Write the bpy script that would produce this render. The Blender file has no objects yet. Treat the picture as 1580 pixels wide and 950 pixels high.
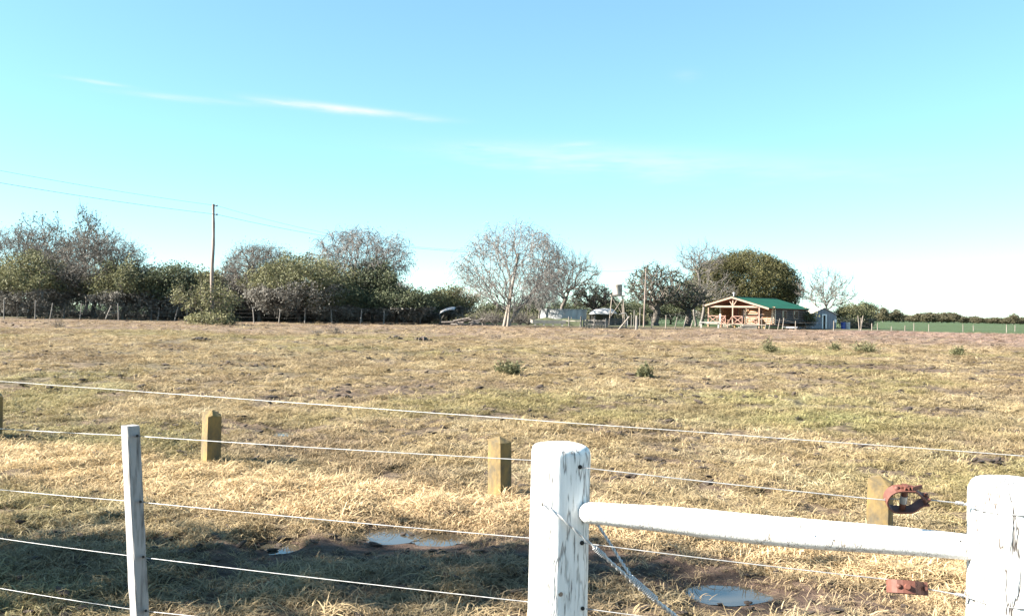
import bpy, bmesh, math, random
import numpy as np
from mathutils import Vector, Matrix

R = math.radians
scene = bpy.context.scene
C = scene.collection

# ------------------------------------------------------------------ camera
IMW, IMH, FPX = 1580.0, 950.0, 1368.0
EYE = 1.65
PITCH = math.atan(7.0 / FPX)
ROLL = R(1.1)
F_ = Vector((0, math.cos(PITCH), math.sin(PITCH)))
R0 = Vector((1, 0, 0))
U0 = R0.cross(F_)
R_ = R0 * math.cos(ROLL) + U0 * math.sin(ROLL)
U_ = U0 * math.cos(ROLL) - R0 * math.sin(ROLL)
CAM = Vector((0, 0, EYE))
cam_data = bpy.data.cameras.new('camera')
cam = bpy.data.objects.new('camera', cam_data)
C.objects.link(cam)
m = Matrix((R_, U_, -F_)).transposed().to_4x4()
m.translation = CAM
cam.matrix_world = m
cam_data.sensor_fit = 'HORIZONTAL'
cam_data.sensor_width = 36.0
cam_data.lens = FPX / IMW * 36.0
cam_data.clip_start = 0.05
cam_data.clip_end = 20000
scene.camera = cam


def P(px, py, depth):
    """where the photo's pixel lies at that distance"""
    return CAM + (F_ + R_ * ((px - IMW / 2) / FPX) - U_ * ((py - IMH / 2) / FPX)) * depth


# ------------------------------------------------------------------ sky and sun
SUN_EL = R(31)
SUN_AZ = R(-100)                            # clockwise from +Y
sun_vec = Vector((math.sin(SUN_AZ) * math.cos(SUN_EL), math.cos(SUN_AZ) * math.cos(SUN_EL), math.sin(SUN_EL)))
SKY_STRENGTH = 0.093
SUN_STRENGTH = 5.0
EXPOSURE = 2.4

world = bpy.data.worlds.new('World')
scene.world = world
world.use_nodes = True
wn, wl = world.node_tree.nodes, world.node_tree.links
wn.clear()
w_out = wn.new('ShaderNodeOutputWorld')
w_bg = wn.new('ShaderNodeBackground')
w_bg.inputs['Strength'].default_value = SKY_STRENGTH
sky = wn.new('ShaderNodeTexSky')
sky.sky_type = 'NISHITA'
sky.sun_disc = False
sky.sun_elevation = SUN_EL
sky.sun_rotation = SUN_AZ
sky.altitude = 1500
sky.air_density = 1.0
sky.dust_density = 0.0
sky.ozone_density = 10.0
# thin cirrus: long soft wisps, given by direction
tc = wn.new('ShaderNodeTexCoord')


def wmath(op, a, b=None, c=None):
    n = wn.new('ShaderNodeMath')
    n.operation = op
    for i, v in enumerate((a, b, c)):
        if v is None:
            continue
        if isinstance(v, (int, float)):
            n.inputs[i].default_value = v
        else:
            wl.new(v, n.inputs[i])
    return n.outputs[0]


sep = wn.new('ShaderNodeSeparateXYZ')
wl.new(tc.outputs['Generated'], sep.inputs[0])
az = wmath('ARCTAN2', sep.outputs['X'], sep.outputs['Y'])
el = wmath('ARCSINE', sep.outputs['Z'])
comb = wn.new('ShaderNodeCombineXYZ')
wl.new(wmath('MULTIPLY', az, 9.0), comb.inputs[0])
wl.new(wmath('MULTIPLY', el, 60.0), comb.inputs[1])
wnoise = wn.new('ShaderNodeTexNoise')
wnoise.inputs['Scale'].default_value = 1.6
wnoise.inputs['Detail'].default_value = 5
wnoise.inputs['Roughness'].default_value = 0.55
wl.new(comb.outputs[0], wnoise.inputs['Vector'])
nz = wmath('SUBTRACT', wnoise.outputs['Fac'], 0.5)


def direction(px, py):
    d = (P(px, py, 1.0) - CAM).normalized()
    return math.atan2(d.x, d.y), math.asin(d.z)


cl_total = None
for (px, py, half_len, half_th, slope, amp) in [
        (545, 170, 95, 5.0, 0.055, 1.0), (440, 160, 45, 3.5, 0.05, 0.6), (285, 152, 75, 4, 0.0, 0.35), (150, 127, 34, 2.4, 0.03, 0.45),
        (900, 240, 200, 17, 0.03, 0.30), (1080, 258, 280, 20, 0.03, 0.20), (890, 223, 28, 4, -0.08, 0.25),
        (740, 227, 50, 6, -0.06, 0.25), (1058, 117, 18, 7, 0.0, 0.14)]:
    a0, e0 = direction(px, py)
    da = wmath('SUBTRACT', az, a0)
    de = wmath('SUBTRACT', el, e0)
    de = wmath('ADD', de, wmath('MULTIPLY', da, slope))
    de = wmath('ADD', de, wmath('MULTIPLY', nz, 0.012 * half_th / 10))
    qa = wmath('POWER', wmath('ABSOLUTE', wmath('DIVIDE', da, half_len / FPX)), 2.0)
    qe = wmath('POWER', wmath('ABSOLUTE', wmath('DIVIDE', de, half_th / FPX)), 2.0)
    g = wmath('EXPONENT', wmath('MULTIPLY', wmath('ADD', qa, qe), -1.0))
    g = wmath('MULTIPLY', g, wmath('ADD', wmath('MULTIPLY', nz, 3.0), 0.9))
    g = wmath('MULTIPLY', g, amp)
    g = wmath('MAXIMUM', g, 0.0)
    cl_total = g if cl_total is None else wmath('ADD', cl_total, g)
mixc = wn.new('ShaderNodeMix')
mixc.data_type = 'RGBA'
wl.new(wmath('MINIMUM', cl_total, 1.0), mixc.inputs['Factor'])
# photographic response of the sky's colour: softer gradient, neutral white balance
sgam = wn.new('ShaderNodeGamma')
sgam.inputs['Gamma'].default_value = 0.75
wl.new(sky.outputs[0], sgam.inputs['Color'])
swb = wn.new('ShaderNodeMix')
swb.data_type = 'RGBA'
swb.blend_type = 'MULTIPLY'
swb.inputs['Factor'].default_value = 1.0
swb.inputs['B'].default_value = (1.06, 1.10, 0.86, 1)
wl.new(sgam.outputs[0], swb.inputs['A'])
wl.new(swb.outputs['Result'], mixc.inputs['A'])
mixc.inputs['B'].default_value = (2.0, 2.15, 2.2, 1)
wl.new(mixc.outputs['Result'], w_bg.inputs['Color'])
wl.new(w_bg.outputs[0], w_out.inputs[0])

sun_data = bpy.data.lights.new('sun', 'SUN')
sun_data.energy = SUN_STRENGTH
sun_data.angle = R(0.53)
sun_data.color = (1.0, 0.93, 0.82)
sun = bpy.data.objects.new('sun', sun_data)
C.objects.link(sun)
sun.location = sun_vec * 50
sun.rotation_euler = (-sun_vec).to_track_quat('-Z', 'Y').to_euler()

scene.view_settings.view_transform = 'Standard'
scene.view_settings.look = 'None'
scene.view_settings.exposure = EXPOSURE
scene.view_settings.gamma = 1.0
scene.view_settings.use_curve_mapping = False
scene.cycles.use_denoising = True
scene.cycles.max_bounces = 4
scene.cycles.diffuse_bounces = 2
scene.cycles.transmission_bounces = 2
scene.cycles.transparent_max_bounces = 8


# ------------------------------------------------------------------ noise and terrain
def vnoise(x, y, seed=0):
    x = np.asarray(x, dtype=np.float64)
    y = np.asarray(y, dtype=np.float64)
    ix = np.floor(x).astype(np.int64)
    iy = np.floor(y).astype(np.int64)
    fx = x - ix
    fy = y - iy
    fx = fx * fx * (3 - 2 * fx)
    fy = fy * fy * (3 - 2 * fy)

    def h(a, b):
        v = (a * 374761393 + b * 668265263 + seed * 1442695041) & 0x7fffffff
        v = ((v ^ (v >> 13)) * 1274126177) & 0x7fffffff
        v = (v ^ (v >> 16)) & 0xffff
        return v / 65535.0
    return (h(ix, iy) * (1 - fx) + h(ix + 1, iy) * fx) * (1 - fy) + (h(ix, iy + 1) * (1 - fx) + h(ix + 1, iy + 1) * fx) * fy


def fbm(x, y, seed=0, octs=4):
    s, a, t = 0, 1.0, 0
    for o in range(octs):
        s = s + a * vnoise(x * 2 ** o + 17.3 * o, y * 2 ** o - 9.1 * o, seed + o)
        t += a
        a *= 0.55
    return s / t


def sstep(a, b, v):
    t = np.clip((np.asarray(v, float) - a) / (b - a), 0, 1)
    return t * t * (3 - 2 * t)


def T_smooth(x, y):
    x = np.asarray(x, float)
    y = np.asarray(y, float)
    return (0.2 * sstep(15, 50, y) + 0.15 * np.exp(-((x - 30) ** 2 + (y - 105) ** 2) / (2 * 25.0 ** 2)))


def ground_px(px, py):
    """ray from a pixel of the photo down to the smooth ground"""
    d = P(px, py, 1.0) - CAM
    z = 0.0
    for _ in range(12):
        t = (z - CAM.z) / d.z
        p = CAM + d * t
        z = float(T_smooth(p.x, p.y))
    return Vector((p.x, p.y, z))


# puddles: (centre pixel, half width px, depth half size m)
PUDDLES = []
for (px, py, hw, hd) in [(604, 826, 44, 0.20), (680, 831, 42, 0.16), (430, 845, 28, 0.13), (1122, 916, 60, 0.18), (438, 668, 20, 0.22), (1265, 707, 12, 0.2), (405, 839, 20, 0.1)]:
    d = P(px, py, 1.0) - CAM
    c = CAM + d * ((-0.058 - CAM.z) / d.z)
    PUDDLES.append((c.x, c.y, hw * c.y / FPX, hd))

STUB_A = ground_px(770, 768)
STUB_B = ground_px(325, 717)
sdir = (STUB_B - STUB_A)
sdir.z = 0
sdir.normalize()
snrm = Vector((sdir.y, -sdir.x, 0))           # points to the camera's side or away
if snrm.y > 0:
    snrm = -snrm


def stub_dist(x, y):
    """signed distance in front of the line of concrete posts (positive towards the camera)"""
    return (x - STUB_A.x) * snrm.x + (y - STUB_A.y) * snrm.y


LANE = [ground_px(*q) for q in [(380, 852), (520, 838), (640, 834), (770, 842), (930, 858), (1050, 882), (1180, 905), (1330, 935)]]


def lane_dist(x, y):
    best = np.full(np.shape(x), 1e9)
    for a, b in zip(LANE[:-1], LANE[1:]):
        ex, ey = b.x - a.x, b.y - a.y
        t = np.clip(((x - a.x) * ex + (y - a.y) * ey) / (ex * ex + ey * ey), 0, 1)
        best = np.minimum(best, np.hypot(x - a.x - ex * t, y - a.y - ey * t))
    return best


def mud_mask(x, y):
    x = np.asarray(x, float)
    y = np.asarray(y, float)
    d = stub_dist(x, y)
    n = fbm(x * 0.55, y * 0.8, 5, 4)
    band = sstep(1.0, 1.9, d + (n - 0.5) * 1.6) * (1 - sstep(2.9, 4.2, d + (n - 0.5) * 1.8))
    lane = 1 - sstep(0.22, 0.62, lane_dist(x, y) + (fbm(x * 2.2, y * 2.2, 15, 3) - 0.5) * 0.5)
    behind = sstep(0.55, 0.72, fbm(x * 0.5, y * 0.42, 21, 4)) * sstep(-0.2, -1.5, d) * (1 - sstep(16, 32, y)) * 0.5
    b2 = sstep(0.5, 0.72, fbm(x * 0.9, y * 0.9, 31, 3)) * np.exp(-((d + 1.3) / 1.0) ** 2) * 0.7
    # dark trampled track crossing the field
    tr = np.exp(-(((y - 32 + 0.35 * (x - 2) + 2.0 * (fbm(x * 0.15, y * 0.15, 8, 2) - 0.5)) / 1.0) ** 2)) * sstep(-2, 6, x) * sstep(0.22, 0.45, fbm(x * 0.7, y * 0.7, 61, 3))
    return np.clip(np.maximum.reduce([band * 0.3, lane, behind, b2, tr * 0.9]), 0, 1)


def T(x, y):
    x = np.asarray(x, float)
    y = np.asarray(y, float)
    z = T_smooth(x, y)
    fade = 1 - sstep(20, 60, np.hypot(x, y))
    mud = mud_mask(x, y)
    z = z + fade * ((fbm(x * 1.1, y * 1.1, 1, 3) - 0.5) * 0.10 + (fbm(x * 3.6, y * 3.6, 2, 3) - 0.5) * (0.13 - 0.06 * mud) + (fbm(x * 10.0, y * 10.0, 12, 2) - 0.5) * 0.05 * mud)
    z = z + (1 - fade) * (fbm(x * 0.35, y * 0.35, 3, 3) - 0.5) * 0.16
    for (cx, cy, hw, hd) in PUDDLES:
        q = ((x - cx) / (hw * 1.0)) ** 2 + ((y - cy) / (hd * 1.0)) ** 2
        qy = np.where(y < cy, (y - cy) / (hd * 3.5), (y - cy) / (hd * 2.0))
        ko = np.exp(-(((x - cx) / (hw * 1.5)) ** 2 + qy ** 2) ** 2 * 0.5)
        k = np.exp(-q ** 2 * 0.5)
        z = z * (1 - ko) + (-0.052 + 0.03 * (fbm(x * 5, y * 7, 4, 3) - 0.5)) * ko - 0.035 * k
    return z


def Tz(x, y):
    return float(T(np.array([x]), np.array([y]))[0])


# ------------------------------------------------------------------ helpers
def tag(o, label=None, cat=None, group=None, kind=None):
    if label:
        o['label'] = label
    if cat:
        o['category'] = cat
    if group:
        o['group'] = group
    if kind:
        o['kind'] = kind
    return o


def thing(name, label, cat, loc=(0, 0, 0), rotz=0.0, group=None):
    o = bpy.data.objects.new(name, None)
    C.objects.link(o)
    o.empty_display_size = 0.3
    o.location = loc
    o.rotation_euler = (0, 0, rotz)
    return tag(o, label, cat, group)


class MB:
    """collects shapes, builds ONE mesh object"""

    def __init__(self):
        self.v, self.f, self.mi, self.sm = [], [], [], []

    def add(self, verts, faces, mi=0, smooth=False):
        o = len(self.v)
        self.v.extend([tuple(p) for p in verts])
        self.f.extend([tuple(i + o for i in q) for q in faces])
        self.mi.extend([mi] * len(faces))
        self.sm.extend([smooth] * len(faces))
        return self

    def box(self, c, s, rot=None, mi=0):
        c = Vector(c)
        vs = []
        for dz in (-1, 1):
            for dx, dy in ((-1, -1), (1, -1), (1, 1), (-1, 1)):
                p = Vector((dx * s[0] / 2, dy * s[1] / 2, dz * s[2] / 2))
                if rot is not None:
                    p = rot @ p
                vs.append(c + p)
        return self.add(vs, [(3, 2, 1, 0), (4, 5, 6, 7), (0, 1, 5, 4), (1, 2, 6, 5), (2, 3, 7, 6), (3, 0, 4, 7)], mi)

    def beam(self, a, b, w, h, mi=0, up=(0, 0, 1)):
        """square timber from a to b"""
        a, b = Vector(a), Vector(b)
        d = (b - a).normalized()
        upv = Vector(up)
        if abs(d.dot(upv)) > 0.98:
            upv = Vector((0, 1, 0))
        s = d.cross(upv).normalized()
        u = s.cross(d)
        vs = []
        for p in (a, b):
            for q, r in ((-1, -1), (1, -1), (1, 1), (-1, 1)):
                vs.append(p + s * q * w / 2 + u * r * h / 2)
        return self.add(vs, [(3, 2, 1, 0), (4, 5, 6, 7), (0, 1, 5, 4), (1, 2, 6, 5), (2, 3, 7, 6), (3, 0, 4, 7)], mi)

    def tube(self, pts, rad, sides=8, mi=0, cap=True, smooth=True):
        pts = [Vector(p) for p in pts]
        if not hasattr(rad, '__len__'):
            rad = [rad] * len(pts)
        vs, fs = [], []
        prev = None
        for i, p in enumerate(pts):
            a = pts[max(i - 1, 0)]
            b = pts[min(i + 1, len(pts) - 1)]
            d = (b - a).normalized()
            if prev is None:
                ref = Vector((0, 0, 1)) if abs(d.z) < 0.9 else Vector((1, 0, 0))
                s = d.cross(ref).normalized()
            else:
                s = (prev - d * prev.dot(d)).normalized()
            prev = s
            u = d.cross(s)
            for k in range(sides):
                t = 2 * math.pi * k / sides
                vs.append(p + (s * math.cos(t) + u * math.sin(t)) * rad[i])
        for i in range(len(pts) - 1):
            for k in range(sides):
                k2 = (k + 1) % sides
                fs.append((i * sides + k, i * sides + k2, (i + 1) * sides + k2, (i + 1) * sides + k))
        self.add(vs, fs, mi, smooth)
        if cap:
            self.add(vs[:sides], [tuple(reversed(range(sides)))], mi)
            self.add(vs[-sides:], [tuple(range(sides))], mi)
        return self

    def build(self, name, mats, parent=None, loc=None, rotz=None):
        me = bpy.data.meshes.new(name)
        me.from_pydata(self.v, [], self.f)
        mats = mats if isinstance(mats, (list, tuple)) else [mats]
        for mm in mats:
            me.materials.append(mm)
        me.polygons.foreach_set('material_index', self.mi)
        me.polygons.foreach_set('use_smooth', self.sm)
        me.update()
        o = bpy.data.objects.new(name, me)
        C.objects.link(o)
        if parent:
            o.parent = parent
        if loc is not None:
            o.location = loc
        if rotz is not None:
            o.rotation_euler[2] = rotz
        return o


def mesh_np(name, verts, quads, mats, mat_idx=None, smooth=False, tint=None):
    me = bpy.data.meshes.new(name)
    verts = np.asarray(verts, dtype=np.float32)
    quads = np.asarray(quads, dtype=np.int32)
    k = quads.shape[1]
    me.vertices.add(len(verts))
    me.vertices.foreach_set('co', verts.ravel())
    me.loops.add(quads.size)
    me.loops.foreach_set('vertex_index', quads.ravel())
    me.polygons.add(len(quads))
    me.polygons.foreach_set('loop_start', np.arange(len(quads), dtype=np.int32) * k)
    if mat_idx is not None:
        me.polygons.foreach_set('material_index', np.asarray(mat_idx, dtype=np.int32))
    me.polygons.foreach_set('use_smooth', np.full(len(quads), smooth, dtype=bool))
    for mm in mats:
        me.materials.append(mm)
    if tint is not None:
        at = me.attributes.new('tint', 'FLOAT', 'FACE')
        at.data.foreach_set('value', np.asarray(tint, dtype=np.float32))
    me.update(calc_edges=True)
    me.validate()
    return me


def link(name, me, parent=None, loc=None):
    o = bpy.data.objects.new(name, me)
    C.objects.link(o)
    if parent:
        o.parent = parent
    if loc is not None:
        o.location = loc
    return o


# ------------------------------------------------------------------ materials
def new_mat(name):
    mt = bpy.data.materials.new(name)
    mt.use_nodes = True
    nt = mt.node_tree
    return mt, nt.nodes, nt.links, nt.nodes['Principled BSDF']


def noise_node(n, l, scale, detail=4, vec_scale=(1, 1, 1), coords='Object', rough=0.6):
    tcn = n.new('ShaderNodeTexCoord')
    mp = n.new('ShaderNodeMapping')
    mp.inputs['Scale'].default_value = vec_scale
    l.new(tcn.outputs[coords], mp.inputs[0])
    nn = n.new('ShaderNodeTexNoise')
    nn.inputs['Scale'].default_value = scale
    nn.inputs['Detail'].default_value = detail
    nn.inputs['Roughness'].default_value = rough
    l.new(mp.outputs[0], nn.inputs['Vector'])
    return nn


def ramp_node(n, l, src, stops):
    r = n.new('ShaderNodeValToRGB')
    e = r.color_ramp.elements
    while len(e) < len(stops):
        e.new(0.5)
    for i, (p, c) in enumerate(stops):
        e[i].position = p
        e[i].color = (*c, 1) if len(c) == 3 else c
    l.new(src, r.inputs[0])
    return r


def bump_node(n, l, src, strength, dist, bsdf):
    b = n.new('ShaderNodeBump')
    b.inputs['Strength'].default_value = strength
    b.inputs['Distance'].default_value = dist
    l.new(src, b.inputs['Height'])
    l.new(b.outputs[0], bsdf.inputs['Normal'])
    return b


def simple_mat(name, c1, c2, scale=5, vec=(1, 1, 1), rough=0.75, bump=0.2, bdist=0.01, metallic=0.0, lo=0.35, hi=0.65, detail=5):
    mt, n, l, b = new_mat(name)
    nn = noise_node(n, l, scale, detail, vec)
    r = ramp_node(n, l, nn.outputs['Fac'], [(lo, c1), (hi, c2)])
    l.new(r.outputs[0], b.inputs['Base Color'])
    b.inputs['Roughness'].default_value = rough
    b.inputs['Metallic'].default_value = metallic
    if bump:
        bump_node(n, l, nn.outputs['Fac'], bump, bdist, b)
    return mt


def white_post_mat(name, crack, wear, under):
    """thick white paint over weathered timber: vertical cracks, grey wood where it flaked"""
    mt, n, l, b = new_mat(name)
    grain = noise_node(n, l, 9, 6, (6, 6, 0.55), rough=0.65)
    broad = noise_node(n, l, 2.2, 3, (1, 1, 0.5))
    # narrow cracks along the zero line of a stretched noise
    ck = noise_node(n, l, 5.5, 4, (3.2, 3.2, 0.42), rough=0.6)
    sub = n.new('ShaderNodeMath'); sub.operation = 'SUBTRACT'; sub.inputs[1].default_value = 0.5
    l.new(ck.outputs['Fac'], sub.inputs[0])
    ab = n.new('ShaderNodeMath'); ab.operation = 'ABSOLUTE'
    l.new(sub.outputs[0], ab.inputs[0])
    crk = ramp_node(n, l, ab.outputs[0], [(0.0, (1, 1, 1)), (crack, (0, 0, 0))])
    gate = ramp_node(n, l, broad.outputs['Fac'], [(0.38, (0, 0, 0)), (0.52, (1, 1, 1))])
    mul = n.new('ShaderNodeMath'); mul.operation = 'MULTIPLY'
    l.new(crk.outputs[0], mul.inputs[0]); l.new(gate.outputs[0], mul.inputs[1])
    flake = ramp_node(n, l, grain.outputs['Fac'], [(wear, (1, 1, 1)), (wear + 0.05, (0, 0, 0))])
    mx = n.new('ShaderNodeMath'); mx.operation = 'MAXIMUM'
    l.new(mul.outputs[0], mx.inputs[0]); l.new(flake.outputs[0], mx.inputs[1])
    mix = n.new('ShaderNodeMix'); mix.data_type = 'RGBA'
    l.new(mx.outputs[0], mix.inputs['Factor'])
    tone = ramp_node(n, l, grain.outputs['Fac'], [(0.3, (0.62, 0.62, 0.60)), (0.6, (0.76, 0.76, 0.74))])
    l.new(tone.outputs[0], mix.inputs['A'])
    mix.inputs['B'].default_value = (*under, 1)
    l.new(mix.outputs['Result'], b.inputs['Base Color'])
    b.inputs['Roughness'].default_value = 0.55
    hgt = n.new('ShaderNodeMath'); hgt.operation = 'SUBTRACT'
    l.new(grain.outputs['Fac'], hgt.inputs[0]); l.new(mx.outputs[0], hgt.inputs[1])
    bump_node(n, l, hgt.outputs[0], 0.55, 0.006, b)
    return mt


def foliage_mat(name, dark, mid, light, transl=0.25):
    mt, n, l, b = new_mat(name)
    at = n.new('ShaderNodeAttribute')
    at.attribute_name = 'tint'
    r = ramp_node(n, l, at.outputs['Fac'], [(0.0, dark), (0.5, mid), (1.0, light)])
    l.new(r.outputs[0], b.inputs['Base Color'])
    b.inputs['Roughness'].default_value = 0.7
    b.inputs['Specular IOR Level'].default_value = 0.25
    tr = n.new('ShaderNodeBsdfTranslucent')
    l.new(r.outputs[0], tr.inputs['Color'])
    ms = n.new('ShaderNodeMixShader')
    ms.inputs[0].default_value = transl
    l.new(b.outputs[0], ms.inputs[1])
    l.new(tr.outputs[0], ms.inputs[2])
    l.new(ms.outputs[0], n['Material Output'].inputs[0])
    return mt


def flat_mat(name, col, rough=0.7, metallic=0.0):
    mt, n, l, b = new_mat(name)
    b.inputs['Base Color'].default_value = (*col, 1)
    b.inputs['Roughness'].default_value = rough
    b.inputs['Metallic'].default_value = metallic
    return mt


M = {}
M['white_post'] = white_post_mat('white_painted_timber', 0.030, 0.355, (0.22, 0.21, 0.20))
M['white_post_cracked'] = white_post_mat('white_painted_timber_cracked', 0.035, 0.25, (0.035, 0.022, 0.015))
M['white_rail'] = white_post_mat('white_painted_rail', 0.012, 0.22, (0.2, 0.16, 0.12))
M['line_post'] = simple_mat('weathered_whitewashed_timber', (0.09, 0.085, 0.082), (0.27, 0.262, 0.255), 8, (5, 5, 0.5), 0.75, 0.5, 0.004, lo=0.3, hi=0.5)
M['wire'] = simple_mat('galvanised_wire', (0.20, 0.20, 0.20), (0.33, 0.33, 0.33), 30, rough=0.45, bump=0, metallic=0.25)
M['cable'] = simple_mat('twisted_galvanised_cable', (0.42, 0.42, 0.42), (0.6, 0.6, 0.6), 60, rough=0.45, bump=0.2, bdist=0.002, metallic=0.4)
M['rust'] = simple_mat('rusty_red_iron', (0.07, 0.023, 0.015), (0.14, 0.05, 0.033), 40, rough=0.7, bump=0.35, bdist=0.002, lo=0.3, hi=0.7)
M['hole'] = flat_mat('dark_hole', (0.02, 0.018, 0.015), 0.9)
M['concrete'] = simple_mat('lichened_concrete', (0.06, 0.053, 0.04), (0.20, 0.135, 0.048), 9, (1, 1, 0.6), 0.95, 0.9, 0.012, lo=0.30, hi=0.60, detail=9)
M['bark'] = simple_mat('grey_brown_bark', (0.06, 0.05, 0.042), (0.135, 0.115, 0.096), 3, (1, 1, 0.3), 0.9, 0.5, 0.02)
M['bark_pale'] = simple_mat('pale_grey_bark', (0.09, 0.078, 0.067), (0.17, 0.15, 0.13), 3, (1, 1, 0.3), 0.9, 0.4, 0.02)
M['bark_pink'] = simple_mat('pinkish_grey_bark', (0.115, 0.104, 0.094), (0.22, 0.20, 0.182), 3, (1, 1, 0.3), 0.9, 0.4, 0.02)
M['bark_dark'] = simple_mat('dark_bark', (0.035, 0.03, 0.027), (0.085, 0.07, 0.06), 3, (1, 1, 0.3), 0.9, 0.5, 0.02)
M['leaf_olive'] = foliage_mat('olive_foliage', (0.075, 0.076, 0.044), (0.135, 0.137, 0.07), (0.21, 0.20, 0.10))
M['leaf_dark'] = foliage_mat('dark_green_foliage', (0.044, 0.053, 0.034), (0.077, 0.09, 0.049), (0.13, 0.14, 0.072))
M['leaf_bright'] = foliage_mat('light_green_foliage', (0.08, 0.083, 0.042), (0.15, 0.146, 0.074), (0.24, 0.225, 0.115))
M['leaf_willow'] = foliage_mat('olive_brown_willow_foliage', (0.046, 0.047, 0.021), (0.085, 0.082, 0.033), (0.14, 0.122, 0.047))
M['leaf_grey'] = foliage_mat('grey_brown_fine_twigs', (0.095, 0.09, 0.079), (0.165, 0.155, 0.135), (0.235, 0.22, 0.19))
M['leaf_dry'] = foliage_mat('dry_brown_leaves', (0.065, 0.057, 0.049), (0.125, 0.11, 0.094), (0.20, 0.175, 0.148))
M['leaf_far'] = foliage_mat('far_tree_foliage', (0.055, 0.052, 0.032), (0.09, 0.082, 0.048), (0.135, 0.118, 0.068))
M['pole'] = simple_mat('weathered_pole_timber', (0.14, 0.105, 0.09), (0.28, 0.225, 0.19), 2, (3, 3, 0.4), 0.85, 0.3, 0.01)
M['pole_pale'] = simple_mat('sun_bleached_pole_timber', (0.15, 0.125, 0.10), (0.26, 0.22, 0.185), 2, (3, 3, 0.4), 0.85, 0.3, 0.01)
M['fence_timber'] = simple_mat('grey_fence_timber', (0.11, 0.098, 0.088), (0.23, 0.21, 0.187), 3, (3, 3, 0.5), 0.9, 0.3, 0.01)
M['fence_dark'] = simple_mat('dark_fence_timber', (0.06, 0.055, 0.05), (0.14, 0.125, 0.11), 3, (3, 3, 0.5), 0.9, 0.3, 0.01)
M['insul'] = flat_mat('dark_insulator', (0.06, 0.05, 0.05), 0.4)
M['line'] = flat_mat('dark_power_cable', (0.05, 0.05, 0.055), 0.6)
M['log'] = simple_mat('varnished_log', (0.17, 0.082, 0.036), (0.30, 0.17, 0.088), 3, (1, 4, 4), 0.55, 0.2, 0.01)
M['log_shade'] = simple_mat('shade_darkened_log', (0.06, 0.045, 0.038), (0.13, 0.10, 0.085), 3, (1, 1, 4), 0.75, 0.2, 0.01)  # log colour darkened to carry the shade of the long side wall
M['log_end'] = simple_mat('pale_log_end', (0.55, 0.42, 0.28), (0.72, 0.60, 0.44), 8, rough=0.7)
M['timber_red'] = simple_mat('reddish_stained_timber', (0.17, 0.085, 0.06), (0.26, 0.145, 0.105), 3, (1, 1, 1), 0.55, 0.15, 0.005)
M['timber_pale'] = simple_mat('pale_pink_timber', (0.19, 0.115, 0.08), (0.27, 0.175, 0.125), 3, (1, 1, 1), 0.55, 0.15, 0.005)
M['plank'] = simple_mat('pale_weathered_planks', (0.22, 0.185, 0.145), (0.34, 0.29, 0.24), 4, (4, 1, 1), 0.8, 0.2, 0.005)
M['ceiling_board'] = simple_mat('dark_red_lining_boards', (0.16, 0.055, 0.03), (0.26, 0.10, 0.06), 4, (1, 6, 1), 0.7, 0.1, 0.005)
M['glass'] = flat_mat('dark_window_glass', (0.02, 0.022, 0.025), 0.08)
M['curtain'] = simple_mat('pale_curtain', (0.38, 0.33, 0.32), (0.6, 0.55, 0.53), 6, (6, 6, 0.3), 0.9, 0)
M['tank_metal'] = simple_mat('galvanised_sheet', (0.22, 0.225, 0.23), (0.40, 0.40, 0.40), 1.5, (1, 1, 0.4), 0.5, 0.05, 0.005, metallic=0.15)
M['tank_fibre'] = simple_mat('stained_fibre_cement', (0.22, 0.195, 0.165), (0.42, 0.395, 0.355), 2.5, (1, 1, 1), 0.85, 0.2, 0.01)
M['shed_sheet'] = simple_mat('weathered_grey_blue_sheet', (0.14, 0.15, 0.175), (0.25, 0.265, 0.30), 3, (3, 3, 0.3), 0.6, 0.1, 0.01)
M['shed_roof'] = simple_mat('bleached_roof_sheet', (0.50, 0.46, 0.40), (0.68, 0.64, 0.57), 2, (4, 1, 1), 0.6, 0.1, 0.01)
M['white_tarp'] = simple_mat('white_tarpaulin', (0.30, 0.30, 0.30), (0.44, 0.44, 0.44), 3, rough=0.6, bump=0.4, bdist=0.03)
M['white_panel'] = flat_mat('white_panel', (0.78, 0.78, 0.76), 0.5)
M['blue_drum'] = simple_mat('blue_plastic', (0.02, 0.05, 0.22), (0.04, 0.08, 0.32), 4, rough=0.4, bump=0)
M['dark_stuff'] = simple_mat('dark_soil', (0.030, 0.022, 0.017), (0.07, 0.05, 0.038), 6, rough=0.95, bump=0.6, bdist=0.03)
M['stack_wood'] = simple_mat('grey_split_wood', (0.09, 0.075, 0.065), (0.20, 0.17, 0.15), 4, (1, 1, 1), 0.9, 0.3, 0.01)
M['trough'] = simple_mat('pale_concrete_trough', (0.30, 0.28, 0.25), (0.42, 0.40, 0.37), 3, rough=0.85, bump=0.1)
M['soot'] = simple_mat('sooty_metal_pipe', (0.25, 0.25, 0.25), (0.5, 0.5, 0.5), 4, rough=0.5, bump=0)


M['bank'] = simple_mat('rough_green_turf', (0.026, 0.034, 0.014), (0.07, 0.076, 0.032), 2.5, (1, 1, 1), 0.95, 0.8, 0.06)


def roof_green_mat():
    mt, n, l, b = new_mat('green_painted_corrugated_sheet')
    nn = noise_node(n, l, 1.2, 3, (1, 0.4, 1))
    r = ramp_node(n, l, nn.outputs['Fac'], [(0.3, (0.002, 0.036, 0.016)), (0.7, (0.003, 0.054, 0.025))])
    l.new(r.outputs[0], b.inputs['Base Color'])
    b.inputs['Roughness'].default_value = 0.5
    return mt


M['roof_green'] = roof_green_mat()


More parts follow.
